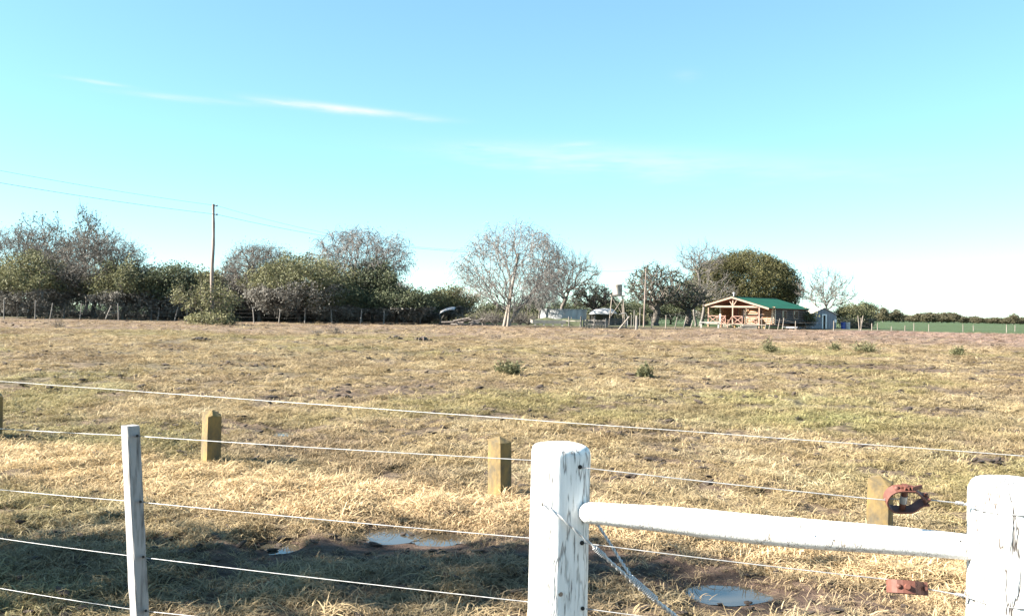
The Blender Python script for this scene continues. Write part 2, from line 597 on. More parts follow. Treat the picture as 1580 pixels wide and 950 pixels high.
def ground_mat():
    mt, n, l, b = new_mat('trampled_pasture_soil')
    zone = n.new('ShaderNodeAttribute')
    zone.attribute_name = 'zone'
    sp = n.new('ShaderNodeSeparateColor')
    l.new(zone.outputs['Color'], sp.inputs[0])
    fine = noise_node(n, l, 6.0, 9, rough=0.74)
    mid = noise_node(n, l, 0.9, 6, (1, 0.7, 1), rough=0.65)
    straw = ramp_node(n, l, fine.outputs['Fac'], [(0.32, (0.026, 0.019, 0.014)), (0.46, (0.10, 0.073, 0.047)), (0.58, (0.215, 0.165, 0.102)), (0.75, (0.31, 0.248, 0.16))])
    pink = ramp_node(n, l, fine.outputs['Fac'], [(0.32, (0.065, 0.043, 0.038)), (0.5, (0.165, 0.112, 0.095)), (0.75, (0.25, 0.178, 0.15))])
    green = ramp_node(n, l, fine.outputs['Fac'], [(0.3, (0.027, 0.042, 0.016)), (0.55, (0.052, 0.076, 0.030)), (0.8, (0.092, 0.115, 0.052))])
    mud = ramp_node(n, l, fine.outputs['Fac'], [(0.3, (0.024, 0.016, 0.012)), (0.52, (0.105, 0.070, 0.053)), (0.75, (0.21, 0.15, 0.115))])

    def mix(fac, a, bb):
        x = n.new('ShaderNodeMix')
        x.data_type = 'RGBA'
        l.new(fac, x.inputs['Factor'])
        l.new(a, x.inputs['A'])
        l.new(bb, x.inputs['B'])
        return x.outputs['Result']

    patch = ramp_node(n, l, mid.outputs['Fac'], [(0.42, (0, 0, 0)), (0.66, (0.55, 0.55, 0.55))])
    c = mix(patch.outputs[0], straw.outputs[0], mud.outputs[0])
    c = mix(sp.outputs['Blue'], c, pink.outputs[0])
    c = mix(sp.outputs['Green'], c, green.outputs[0])
    c = mix(sp.outputs['Red'], c, mud.outputs[0])
    l.new(c, b.inputs['Base Color'])
    b.inputs['Roughness'].default_value = 0.9
    b.inputs['Specular IOR Level'].default_value = 0.2
    bump_node(n, l, fine.outputs['Fac'], 1.0, 0.09, b)
    return mt


M['ground'] = ground_mat()


def water_mat():
    mt, n, l, b = new_mat('still_puddle_water')
    b.inputs['Base Color'].default_value = (0.05, 0.045, 0.035, 1)
    b.inputs['Roughness'].default_value = 0.03
    b.inputs['IOR'].default_value = 1.85
    nn = noise_node(n, l, 9, 2)
    bump_node(n, l, nn.outputs['Fac'], 0.06, 0.01, b)
    return mt


M['water'] = water_mat()


def grass_mat():
    mt, n, l, b = new_mat('dry_grass_blades')
    at = n.new('ShaderNodeAttribute')
    at.attribute_type = 'INSTANCER'
    at.attribute_name = 'col'
    tf = n.new('ShaderNodeAttribute')
    tf.attribute_name = 'tint'
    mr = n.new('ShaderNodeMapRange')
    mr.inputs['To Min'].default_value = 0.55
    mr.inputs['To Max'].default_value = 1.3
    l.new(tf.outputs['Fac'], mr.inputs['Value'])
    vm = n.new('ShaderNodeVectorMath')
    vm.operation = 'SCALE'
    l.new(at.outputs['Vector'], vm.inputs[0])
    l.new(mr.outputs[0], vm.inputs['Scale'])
    l.new(vm.outputs[0], b.inputs['Base Color'])
    b.inputs['Roughness'].default_value = 0.65
    b.inputs['Specular IOR Level'].default_value = 0.25
    tr = n.new('ShaderNodeBsdfTranslucent')
    l.new(vm.outputs[0], tr.inputs['Color'])
    ms = n.new('ShaderNodeMixShader')
    ms.inputs[0].default_value = 0.25
    l.new(b.outputs[0], ms.inputs[1])
    l.new(tr.outputs[0], ms.inputs[2])
    l.new(ms.outputs[0], n['Material Output'].inputs[0])
    return mt


M['grass'] = grass_mat()


# ------------------------------------------------------------------ ground
# the line of the field's far boundary fence, by world x
BX = [ground_px(px, py) for px, py in [(-60, 492.5), (100, 494.2), (330, 497), (660, 501.5), (800, 505), (1030, 508), (1250, 509.5), (1500, 514), (1640, 516)]]
BXx = np.array([p.x for p in BX])
BXy = np.array([p.y for p in BX])


def field_edge(x):
    return np.interp(x, BXx, BXy)


def graded(lo, a, b, hi, step, g):
    mid = list(np.arange(a, b, step))
    up, s, v = [], step, b
    while v < hi:
        up.append(v)
        s *= 1 + g
        v += s
    up.append(hi)
    dn, s, v = [], step, a
    while v > lo:
        s *= 1 + g
        v -= s
        dn.append(max(v, lo))
    return np.array(dn[::-1] + mid + up)


gx = graded(-4000, -4.6, 4.6, 4000, 0.04, 0.035)
gy = graded(-60, 4.0, 9.0, 8000, 0.035, 0.018)
X, Y = np.meshgrid(gx, gy)
Xf, Yf = X.ravel(), Y.ravel()
Z = T(Xf, Yf)
edge = field_edge(Xf)
beyond = sstep(0.0, 2.5, Yf - edge + (fbm(Xf * 0.6, Yf * 0.6, 40, 2) - 0.5) * 3)
right_w = sstep(20, 45, Xf - 0.12 * (Yf - 60))
gpatch = np.zeros_like(Xf)
for (px, py, ax, ay) in [(1190, 618, 2.6, 1.6), (1300, 648, 2.2, 1.2), (300, 520, 5, 4)]:
    g0 = ground_px(px, py)
    gpatch = np.maximum(gpatch, np.exp(-((Xf - g0.x) / ax) ** 2 - ((Yf - g0.y) / ay) ** 2) * 0.35)
yard = 1 - sstep(6, 26, Yf - edge) * 1.0
beyond_g = beyond * (1 - 0.72 * yard * (Xf < 52))
greenw = np.maximum(beyond_g, gpatch * (0.3 + fbm(Xf * 1.2, Yf * 1.2, 50, 3)))
greenw = np.clip(np.maximum(greenw, 0.2 * sstep(0.55, 0.7, fbm(Xf * 0.18, Yf * 0.14, 90, 3))), 0, 1)
pinkw = sstep(30, 60, Yf) * (0.4 + 0.6 * right_w) * (1 - beyond)
mudw = mud_mask(Xf, Yf) * (1 - beyond) + beyond * yard * (Xf < 52) * (0.35 + 0.45 * sstep(5, -5, Xf))
wetw = np.zeros_like(Xf)
for (cx, cy, hw, hd) in PUDDLES:
    wetw = np.maximum(wetw, np.exp(-((Xf - cx) / (hw * 1.3)) ** 2 - ((Yf - cy) / (hd * 1.7)) ** 2))
mudw = np.clip(np.maximum(mudw, wetw), 0, 1)
nx, ny = len(gx), len(gy)
ii = np.arange(nx * ny).reshape(ny, nx)
quads = np.stack([ii[:-1, :-1], ii[:-1, 1:], ii[1:, 1:], ii[1:, :-1]], -1).reshape(-1, 4)
me = mesh_np('ground', np.stack([Xf, Yf, Z], 1), quads, [M['ground']], smooth=True)
ca = me.color_attributes.new('zone', 'FLOAT_COLOR', 'POINT')
ca.data.foreach_set('color', np.stack([mudw, greenw, pinkw, np.ones_like(Xf)], 1).astype(np.float32).ravel())
tag(link('ground', me), kind='structure')

for i, (cx, cy, hw, hd) in enumerate(PUDDLES):
    mb = MB()
    rr = random.Random(40 + i)
    ring = []
    for k in range(40):
        t = 2 * math.pi * k / 40
        q = 1.25 * (1 + 0.12 * math.sin(3 * t + i) + 0.06 * rr.uniform(-1, 1))
        ring.append((math.cos(t) * hw * q, math.sin(t) * hd * q, 0))
    mb.add([(0, 0, 0)] + ring, [(0, k + 1, (k + 1) % 40 + 1) for k in range(40)])
    tag(mb.build('puddle', M['water'], loc=(cx, cy, -0.056 - 0.0025 * i)), kind='structure')

# ------------------------------------------------------------------ trees
def tubes_np(p0, p1, r0, r1, k):
    d = p1 - p0
    ln = np.linalg.norm(d, axis=1, keepdims=True)
    d = d / np.maximum(ln, 1e-6)
    ref = np.where(np.abs(d[:, 2:3]) < 0.9, np.array([[0, 0, 1.0]]), np.array([[1.0, 0, 0]]))
    s = np.cross(d, ref)
    s /= np.maximum(np.linalg.norm(s, axis=1, keepdims=True), 1e-6)
    u = np.cross(d, s)
    t = np.arange(k) * 2 * math.pi / k
    off = s[:, None, :] * np.cos(t)[None, :, None] + u[:, None, :] * np.sin(t)[None, :, None]
    a = p0[:, None, :] + off * r0[:, None, None]
    b = p1[:, None, :] + off * r1[:, None, None]
    v = np.concatenate([a, b], 1).reshape(-1, 3)
    base = (np.arange(len(p0)) * 2 * k)[:, None]
    kk = np.arange(k)
    k2 = (kk + 1) % k
    q = np.stack([base + kk, base + k2, base + k + k2, base + k + kk], -1).reshape(-1, 4)
    return v, q


def grow(rng, trunk, attract, w, step, jit, bend):
    cap = len(trunk) + len(attract) * 12 + 50
    pos = np.zeros((cap, 3)); par = np.full(cap, -1, int); path = np.zeros(cap); pen = np.zeros(cap)
    n = 0
    for i, p in enumerate(trunk):
        pos[n] = p
        par[n] = n - 1
        if n:
            path[n] = path[n - 1] + np.linalg.norm(pos[n] - pos[n - 1])
        pen[n] = 0 if i >= len(trunk) - 2 else 100
        n += 1
    top = pos[n - 1]
    order = np.argsort(np.linalg.norm(attract - top, axis=1) + rng.normal(0, 0.3, len(attract)))
    for i in order:
        p = attract[i]
        dv = pos[:n] - p
        dist = np.sqrt((dv * dv).sum(1))
        j = int(np.argmin(dist + w * path[:n] + pen[:n]))
        d = dist[j]
        if d < 1e-3:
            continue
        ns = min(int(math.ceil(d / step)), 10)
        a = pos[j].copy()
        prev = j
        side = rng.normal(0, 1, 3)
        for s in range(1, ns + 1):
            if n >= cap:
                break
            f = s / ns
            q = a + (p - a) * f
            if s < ns:
                q = q + rng.normal(0, jit, 3) * d / ns + side * bend * d * math.sin(math.pi * f) + np.array([0, 0, bend * d * math.sin(math.pi * f)])
            pos[n] = q
            par[n] = prev
            path[n] = path[prev] + np.linalg.norm(q - pos[prev])
            prev = n
            n += 1
    pos, par = pos[:n], par[:n]
    tips = np.zeros(n)
    has = np.zeros(n, bool)
    has[par[1:]] = True
    tips[~has] = 1
    for i in range(n - 1, 0, -1):
        tips[par[i]] += tips[i]
    return pos, par, tips, ~has


def envelope(rng, n, rx, ry, zb, zc, zt, shell, flat=1.0):
    d = rng.normal(0, 1, (n, 3))
    d /= np.linalg.norm(d, axis=1, keepdims=True)
    r = rng.random(n) ** (1.0 / shell)
    p = d * r[:, None]
    z = np.where(p[:, 2] > 0, zc + p[:, 2] * (zt - zc), zc + p[:, 2] * (zc - zb) * flat)
    lump = 1 + 0.18 * np.sin(3 * np.arctan2(d[:, 1], d[:, 0]) + rng.random() * 6) * (0.5 + 0.5 * d[:, 2])
    return np.stack([p[:, 0] * rx * lump, p[:, 1] * ry * lump, z], 1)


def leaf_quads(rng, c, lo, hi, aspect=0.6, droop=0.0):
    n = len(c)
    a = rng.normal(0, 1, (n, 3))
    a[:, 2] -= droop
    a /= np.linalg.norm(a, axis=1, keepdims=True)
    b = np.cross(a, rng.normal(0, 1, (n, 3)))
    b /= np.maximum(np.linalg.norm(b, axis=1, keepdims=True), 1e-6)
    s = rng.uniform(lo, hi, (n, 1))
    a = a * s
    b = b * s * aspect * 0.5
    v = np.stack([c - a * 0.5, c + b, c + a * 0.5, c - b], 1).reshape(-1, 3)
    q = np.arange(n * 4).reshape(n, 4)
    return v, q


STY = {
    # grey-brown thorn trees: fine dense twigs, little leaf
    'grey': dict(n=560, w=0.35, step=0.55, jit=0.16, bend=0.05, shell=3.0, rt=0.020, exp=2.4, twigs=5, tl=1.0, droop=-0.35, tr=0.016, leaves=20, spread=0.26, ls=(0.10, 0.30), aspect=0.25, bark='bark', leaf='leaf_grey', flat=0.9, ry=1.0),
    'olive': dict(n=330, w=0.35, step=0.55, jit=0.16, bend=0.05, shell=2.6, rt=0.018, exp=2.3, twigs=2, tl=0.6, droop=0.0, tr=0.014, leaves=46, spread=0.32, ls=(0.12, 0.30), aspect=0.5, bark='bark', leaf='leaf_olive', flat=1.0, ry=1.0, under=0.36),
    'dark': dict(n=330, w=0.35, step=0.55, jit=0.16, bend=0.05, shell=2.6, rt=0.018, exp=2.3, twigs=2, tl=0.6, droop=0.0, tr=0.014, leaves=46, spread=0.34, ls=(0.12, 0.30), aspect=0.5, bark='bark_dark', leaf='leaf_dark', flat=1.0, ry=1.0, under=0.32),
    'weep': dict(n=560, w=0.45, step=0.6, jit=0.10, bend=0.07, shell=3.0, rt=0.020, exp=2.55, twigs=5, tl=1.15, droop=1.3, tr=0.015, leaves=7, spread=0.35, ls=(0.08, 0.20), aspect=0.5, bark='bark_pink', leaf='leaf_dry', flat=0.85, ry=0.9),
    'bare': dict(n=260, w=0.5, step=0.6, jit=0.10, bend=0.06, shell=2.6, rt=0.026, exp=2.35, twigs=4, tl=1.0, droop=-0.5, tr=0.017, leaves=0, spread=0.3, ls=(0.1, 0.2), aspect=0.5, bark='bark', leaf='leaf_dry', flat=0.8, ry=0.9),
    'gnarl': dict(n=230, w=0.30, step=0.5, jit=0.28, bend=0.14, shell=2.6, rt=0.042, exp=2.25, twigs=4, tl=0.55, droop=0.0, tr=0.030, leaves=7, spread=0.22, ls=(0.10, 0.26), aspect=0.6, bark='bark_dark', leaf='leaf_dark', flat=0.8, ry=0.9),
    'tall': dict(n=120, w=0.5, step=0.7, jit=0.10, bend=0.04, shell=2.2, rt=0.030, exp=2.4, twigs=4, tl=1.0, droop=-1.4, tr=0.020, leaves=7, spread=0.2, ls=(0.10, 0.28), aspect=0.6, bark='bark_pale', leaf='leaf_dark', flat=0.9, ry=0.9),
    'dome': dict(n=520, w=0.35, step=0.7, jit=0.14, bend=0.05, shell=5.0, rt=0.018, exp=2.3, twigs=2, tl=0.9, droop=1.0, tr=0.014, leaves=95, spread=0.46, ls=(0.14, 0.34), aspect=0.45, bark='bark', leaf='leaf_willow', flat=1.0, ry=0.9),
    'far': dict(n=40, w=0.35, step=1.2, jit=0.14, bend=0.05, shell=2.4, rt=0.06, exp=2.1, twigs=0, tl=0.8, droop=0.0, tr=0.03, leaves=30, spread=1.0, ls=(0.5, 1.3), aspect=0.6, bark='bark_pale', leaf='leaf_far', flat=0.9, ry=0.9),
    'shrub': dict(n=150, w=0.25, step=0.4, jit=0.18, bend=0.08, shell=2.2, rt=0.014, exp=2.3, twigs=3, tl=0.5, droop=0.0, tr=0.012, leaves=34, spread=0.15, ls=(0.09, 0.24), aspect=0.5, bark='bark', leaf='leaf_bright', flat=1.0, ry=0.9),
}


def make_tree(seed, rx, zb, zt, trunk_h, style, ox=0.0, lean=0.0, nmul=1.0, lmul=1.0, fork=1, over=None, leaf=None, bark=None):
    """meshes of trunk (with main limbs) and crown, in local coordinates, base at 0"""
    s = dict(STY[style])
    if over:
        s.update(over)
    rng = np.random.default_rng(seed)
    zc = zb + (zt - zb) * 0.42
    att = envelope(rng, int(s['n'] * nmul), rx, rx * s['ry'], zb, zc, zt, s['shell'], s['flat'])
    att[:, 0] += ox
    att = att[att[:, 2] > 0.25]
    k = max(3, int(trunk_h / 0.5) + 1)
    trunk = [np.array([lean * f * trunk_h + 0.06 * math.sin(5 * f + seed) * trunk_h, 0.05 * math.sin(4 * f + 2 * seed) * trunk_h, -0.15 + (trunk_h + 0.15) * f]) for f in np.linspace(0, 1, k)]
    pos, par, tips, leafn = grow(rng, trunk, att, s['w'], s['step'], s['jit'], s['bend'])
    rad = s['rt'] * np.maximum(tips, 1) ** (1 / s['exp'])
    rad[0] *= 1.35
    e = np.arange(1, len(pos))
    p0, p1, r0, r1 = pos[par[e]], pos[e], np.minimum(rad[par[e]], rad[e] * 1.35), rad[e]
    thick = tips[e] >= max(6, tips[0] * 0.02)
    v, q = tubes_np(p0[thick], p1[thick], r0[thick], r1[thick], 7)
    mt = mesh_np('trunk', v, q, [M[bark or s['bark']]], smooth=True)
    vs, qs, mi, ti = [], [], [], []
    off = 0

    def push(v, q, m, t):
        nonlocal off
        vs.append(v); qs.append(q + off); mi.append(np.full(len(q), m)); ti.append(t)
        off += len(v)

    v, q = tubes_np(p0[~thick], p1[~thick], r0[~thick], r1[~thick], 4)
    push(v, q, 0, np.full(len(q), 0.5))
    ends = np.where(tips <= 3)[0]
    ends = ends[ends >= len(trunk)]
    outd = pos[ends] - pos[par[ends]]
    outd /= np.maximum(np.linalg.norm(outd, axis=1, keepdims=True), 1e-6)
    tw_tips = [pos[ends]]
    if s['twigs']:
        rep = np.repeat(np.arange(len(ends)), s['twigs'])
        a = pos[ends][rep]
        d = outd[rep] * 0.8 + rng.normal(0, 0.65, (len(rep), 3))
        d[:, 2] -= s['droop'] * 0.3
        d /= np.linalg.norm(d, axis=1, keepdims=True)
        L = s['tl'] * rng.uniform(0.4, 1.15, (len(rep), 1))
        b = a + d * L * 0.5
        d2 = d + rng.normal(0, 0.25, d.shape)
        d2[:, 2] -= s['droop']
        d2 /= np.linalg.norm(d2, axis=1, keepdims=True)
        c = b + d2 * L * 0.6
        tr = np.full(len(rep), s['tr'])
        v, q = tubes_np(a, b, tr, tr * 0.8, 3)
        push(v, q, 0, np.full(len(q), 0.5))
        v, q = tubes_np(b, c, tr * 0.8, tr * 0.4, 3)
        push(v, q, 0, np.full(len(q), 0.5))
        tw_tips = [pos[ends], b, c]
    if s['leaves']:
        base = pos[ends] if not s['twigs'] else np.concatenate(tw_tips)
        total = int(len(ends) * s['leaves'] * lmul)
        pick = rng.integers(0, len(base), total)
        c = base[pick] + rng.normal(0, s['spread'], (total, 3)) * np.array([1, 1, 0.75])
        v, q = leaf_quads(rng, c, *s['ls'], aspect=s['aspect'], droop=max(s['droop'], 0))
        clump = vnoise(c[:, 0] * 0.9 + seed, c[:, 1] * 0.9 + c[:, 2] * 1.1, seed)
        push(v, q, 1, np.clip(0.2 + 0.6 * clump + rng.normal(0, 0.17, total), 0, 1))
        if s.get('under'):
            # the lower, inner part of these crowns is bare grey twigs
            lim = zb + (zt - zb) * s['under'] * (0.75 + 0.5 * vnoise(c[:, 0] * 0.7 + seed, c[:, 1] * 0.7, seed + 5))
            mi[-1] = np.where(c[:, 2] < lim, 2, 1)
    mc = mesh_np('crown', np.concatenate(vs), np.concatenate(qs), [M[bark or s['bark']], M[leaf or s['leaf']], M['leaf_grey']], np.concatenate(mi), tint=np.concatenate(ti))
    return mt, mc


def put_tree(name, label, cat, px, width, top, bot, depth, style, seed, trunk_h=None, group=None, base_px=None, **kw):
    """a tree whose crown spans `width` px around px in the photo, at its distance"""
    bpx = px if base_px is None else base_px
    b = P(bpx, 490, depth)
    gz = float(T_smooth(b.x, b.y))
    b.z = gz
    zt = P(px, top, depth).z - gz
    zb = max(P(px, bot, depth).z - gz, 0.15)
    sc = depth / FPX
    o = thing(name, label, cat, b, 0, group)
    # crown envelope is a little smaller than the silhouette: twigs stand out of it
    s = STY[style]
    grow_out = s['tl'] * 0.35
    mt, mc = make_tree(seed, max(width * sc / 2 * 1.04 - grow_out * 0.4, 0.4), zb, max(zt - grow_out * 0.5, zb + 0.4), trunk_h if trunk_h else max(zb * 0.9, 0.6), style, ox=(px - bpx) * sc, **kw)
    link('trunk', mt, o)
    link('crown', mc, o)
    return o


TL = 'trees of the left hand windbreak'
# --- left windbreak, back to front
put_tree('slender_tree', 'tall sparse tree with leaf tufts topping the far left end of windbreak', 'tree', 62, 90, 318, 440, 98, 'tall', 11, group=TL)
put_tree('slender_tree', 'tallest sparse bare tree of the left windbreak, small leaf tufts on top', 'tree', 130, 70, 310, 430, 97, 'tall', 12, group=TL)
put_tree('thorn_tree', 'grey brown leafless thorn tree at the left picture edge, above olive tree', 'tree', 30, 165, 350, 470, 94, 'grey', 13, group=TL)
put_tree('thorn_tree', 'wide grey brown umbrella crowned thorn tree left of the power pole', 'tree', 145, 155, 356, 466, 90, 'grey', 14, group=TL, nmul=1.2)
put_tree('olive_green_tree', 'round olive green tree low at the far left, in front of grey crowns', 'tree', 45, 130, 390, 484, 87, 'olive', 15, trunk_h=1.4, group=TL)
put_tree('olive_green_tree', 'olive green tree right of the grey umbrella crown, beside leaning fence post', 'tree', 190, 115, 402, 480, 88, 'olive', 16, trunk_h=1.4, group=TL)
put_tree('dark_green_tree', 'dark green tree midway between umbrella crown and power pole', 'tree', 265, 105, 406, 484, 90, 'dark', 17, trunk_h=1.4, group=TL)
put_tree('dark_green_tree', 'dark olive tree directly behind the power pole', 'tree', 318, 70, 420, 484, 91, 'olive', 18, trunk_h=1.2, group=TL)
put_tree('thorn_tree', 'grey brown dense thorn tree just right of the power pole', 'tree', 400, 130, 376, 480, 93, 'grey', 19, group=TL, nmul=1.2)
put_tree('dark_green_tree', 'broad dark green tree with forked trunk under the grey weeping tree', 'tree', 462, 170, 391, 482, 90, 'dark', 20, trunk_h=1.5, group=TL, nmul=1.4, leaf='leaf_olive', bark='bark_dark', over=dict(under=0.45))
put_tree('weeping_tree', 'wide grey weeping tree with nearly bare crown in the left windbreak', 'tree', 556, 160, 347, 440, 97, 'weep', 21, trunk_h=3.2, nmul=1.1)
put_tree('ivy_clad_tree', 'dark green bushy tree filling the base of grey weeping tree', 'tree', 575, 85, 402, 488, 94, 'dark', 22, trunk_h=1.2, group=TL)
put_tree('dark_green_tree', 'low dark spreading tree right of the weeping windbreak tree', 'tree', 612, 105, 446, 486, 92, 'dark', 23, trunk_h=1.0, group=TL)
put_tree('dark_green_tree', 'low dark tree between broad forked tree and the weeping tree', 'tree', 520, 90, 436, 488, 90, 'dark', 24, trunk_h=1.0, group=TL)
put_tree('olive_green_tree', 'small olive green round tree left of the big bare tree', 'tree', 692, 88, 444, 488, 104, 'olive', 25, trunk_h=0.9)
put_tree('dark_green_tree', 'low dark bushy tree closing the right end of left windbreak', 'tree', 648, 60, 460, 490, 101, 'dark', 26, trunk_h=0.8)

# --- middle
put_tree('weeping_tree', 'big leafless pinkish weeping tree standing beside the leaning pale pole', 'tree', 792, 176, 338, 474, 88, 'weep', 31, trunk_h=0.9, nmul=1.0, base_px=785, over=dict(leaves=6, twigs=4, tl=1.2, droop=1.2, ls=(0.07, 0.17), w=0.7, shell=4.5, flat=1.0, exp=2.7))
put_tree('bare_tree', 'bare grey tree with upswept branches behind the round water tank', 'tree', 868, 120, 386, 460, 112, 'bare', 32, trunk_h=2.2, nmul=1.3)
put_tree('weeping_tree', 'small brown twiggy tree right of the big weeping tree, left of tank', 'tree', 832, 60, 430, 474, 104, 'weep', 33, trunk_h=1.0, nmul=0.3)
put_tree('dark_green_tree', 'dark flat topped leafy tree between round tank and tank tower', 'tree', 915, 80, 436, 478, 116, 'gnarl', 34, trunk_h=1.8, nmul=0.9)
put_tree('gnarled_tree', 'dark gnarled tree with dense twisted branches right of tank tower', 'tree', 1012, 98, 404, 478, 110, 'gnarl', 35, trunk_h=2.0, nmul=1.7, bark='bark')
put_tree('gnarled_tree', 'dark twisted tree leaning over the left corner of log cabin', 'tree', 1062, 70, 430, 480, 113, 'gnarl', 36, trunk_h=1.8, nmul=1.0, bark='bark')
put_tree('bare_tree', 'tall bare pale tree rising left of the dome shaped willow', 'tree', 1082, 76, 371, 425, 126, 'bare', 37, trunk_h=6.2, nmul=0.7, bark='bark_pale')
put_tree('willow_tree', 'huge dense dome shaped olive brown willow behind the log cabin', 'tree', 1150, 162, 388, 486, 132, 'dome', 38, trunk_h=2.5, nmul=1.7)
put_tree('bare_tree', 'pale bare tree with spreading limbs in front of dome shaped willow', 'tree', 1098, 86, 412, 470, 122, 'bare', 39, trunk_h=3.0, base_px=1072, nmul=0.5, bark='bark_pale', over=dict(twigs=2, w=0.6))
put_tree('bare_tree', 'leafless vase shaped tree rising behind the grey blue shed', 'tree', 1274, 96, 412, 478, 124, 'bare', 40, trunk_h=2.6, nmul=0.8, bark='bark_pale')
put_tree('dark_green_tree', 'dark low scrubby tree right of the grey blue shed', 'tree', 1316, 60, 470, 500, 130, 'dark', 41, trunk_h=0.8, nmul=0.6, leaf='leaf_olive')
put_tree('flag_tree', 'small dark tree with wind swept tuft right of the shed', 'tree', 1337, 24, 468, 484, 132, 'dark', 42, trunk_h=2.0, nmul=0.3)
put_tree('bush', 'olive green bush between log cabin and grey blue shed', 'bush', 1243, 20, 483, 500, 108, 'olive', 43, trunk_h=0.5, nmul=0.25)
for k, (px, w, top, dep, lab) in enumerate([
        (985, 70, 462, 140, 'dark low bushy tree behind the tank tower legs'),
        (1035, 60, 458, 142, 'dark low bushy tree behind the gnarled tree'),
        (1085, 55, 455, 140, 'dark low bushy tree behind the left end of log cabin'),
        (760, 60, 468, 118, 'dark low bushy tree behind the big weeping tree, on its left'),
        (815, 60, 466, 120, 'dark low bushy tree behind the big weeping tree, on its right'),
        (880, 80, 464, 138, 'dark low bushy tree behind the round water tank'),
        (940, 60, 460, 140, 'dark low bushy tree behind the white tarpaulin shelter')]):
    put_tree('dark_green_tree', lab, 'tree', px, w, top, 494, dep, 'dark', 60 + k, trunk_h=0.8, group='dark trees behind the farmstead', nmul=0.6)

# second row of the windbreak, behind
for k, (px, w, top, dep, lab) in enumerate([
        (-30, 110, 400, 106, 'dark back row tree cut by the left picture edge'),
        (95, 100, 408, 107, 'dark back row tree between the two leftmost olive trees'),
        (230, 110, 414, 108, 'dark back row tree left of the power pole'),
        (345, 100, 416, 108, 'dark back row tree just right of the power pole'),
        (425, 110, 410, 110, 'dark back row tree below the grey thorn tree right of pole'),
        (505, 110, 420, 110, 'dark back row tree left below the grey weeping tree'),
        (590, 110, 430, 112, 'dark back row tree right below the grey weeping tree')]):
    put_tree('dark_green_tree', lab, 'tree', px, w, top, 478, dep, 'dark', 80 + k, trunk_h=1.6, group='back row trees of the windbreak', nmul=0.8, leaf='leaf_grey')

# roadside tree standing out of the picture on the left; it throws the long shade across the near grass
o = thing('roadside_tree', 'roadside tree beyond the left picture edge shading the near grass', 'tree', (-9.6, 5.0, 0))
o.rotation_euler = (R(10), 0, 0)
mt, mc = make_tree(77, 0.60, 1.9, 6.8, 1.7, 'dark', nmul=0.9, lmul=0.26, over=dict(ls=(0.12, 0.28), spread=0.34))
link('trunk', mt, o)
link('crown', mc, o)

# undergrowth: one dense mass of twigs under the windbreak
def thicket(name, label, px0, px1, d0, d1, h0, h1, n, seed, leafm):
    rng = np.random.default_rng(seed)
    f = rng.random(n)
    dep = d0 + (d1 - d0) * f + rng.uniform(0, 4.0, n)
    pxs = px0 + (px1 - px0) * f
    u = (pxs - IMW / 2) / FPX
    bx, by = u * dep, dep
    bz = T_smooth(bx, by)
    base = np.stack([bx, by, bz], 1)
    hh = rng.uniform(h0, h1, n)[:, None]
    d = rng.normal(0, 0.35, (n, 3)); d[:, 2] = 1
    mid = base + d * hh * 0.5
    d2 = d + rng.normal(0, 0.5, (n, 3))
    top = mid + d2 * hh * 0.5
    r = np.full(n, 0.022)
    v1, q1 = tubes_np(base, mid, r, r * 0.7, 3)
    v2, q2 = tubes_np(mid, top, r * 0.7, r * 0.3, 3)
    k = 5
    c = np.repeat(top, k, 0) * 0.6 + np.repeat(mid, k, 0) * 0.4 + rng.normal(0, 0.32, (n * k, 3))
    c[:, 2] = np.maximum(c[:, 2], np.repeat(bz, k) + 0.1)
    v3, q3 = leaf_quads(rng, c, 0.1, 0.3)
    V = np.concatenate([v1, v2, v3])
    Q = np.concatenate([q1, q2 + len(v1), q3 + len(v1) + len(v2)])
    mi = np.concatenate([np.zeros(len(q1) + len(q2)), np.ones(len(q3))])
    ti = np.concatenate([np.full(len(q1) + len(q2), 0.5), rng.random(len(q3))])
    me = mesh_np(name, V, Q, [M['bark'], M[leafm]], mi, tint=ti)
    tag(link(name, me), label, 'undergrowth', kind='stuff')


thicket('undergrowth', 'dark tangled undergrowth beneath the trees right of the power pole', 335, 665, 92, 104, 0.8, 2.3, 5200, 5, 'leaf_grey')
thicket('undergrowth', 'dark tangled undergrowth beneath the leftmost trees', -60, 62, 93, 95, 0.5, 1.5, 1500, 6, 'leaf_grey')
thicket('undergrowth', 'dark tangled undergrowth beneath the dark tree left of power pole', 236, 335, 94, 97, 0.4, 1.3, 1100, 9, 'leaf_grey')
thicket('undergrowth', 'low dark scrub around the leaning fence post at left', 62, 236, 93, 95, 0.15, 0.55, 1500, 10, 'leaf_grey')
thicket('undergrowth', 'low tangled scrub behind the big bare tree and water trough', 655, 1000, 108, 118, 0.4, 1.3, 2600, 7, 'leaf_olive')
thicket('undergrowth', 'low tangled scrub right of the shed along the green field', 1300, 1345, 124, 128, 0.6, 1.6, 500, 8, 'leaf_dark')

# --- far tree line across the green field
far_meshes = [make_tree(200 + i, 4.6, 0.8, 8.5, 1.8, 'far', nmul=1.0) for i in range(5)]
rr = random.Random(3)
FARG = 'far trees across the green field'
def far_tree(px, top, depth, width, i, label, group, name='far_tree'):
    b = P(px, 490, depth)
    b.z = float(T_smooth(b.x, b.y))
    zt = P(px, top, depth).z - b.z
    o = thing(name, label, 'tree', b, rr.uniform(0, 6), group)
    mt, mc = far_meshes[i % 5]
    t = link('trunk', mt, o)
    c = link('crown', mc, o)
    sx = width * depth / FPX / 9.8
    o.scale = (sx, sx, zt / 8.9)
    return o


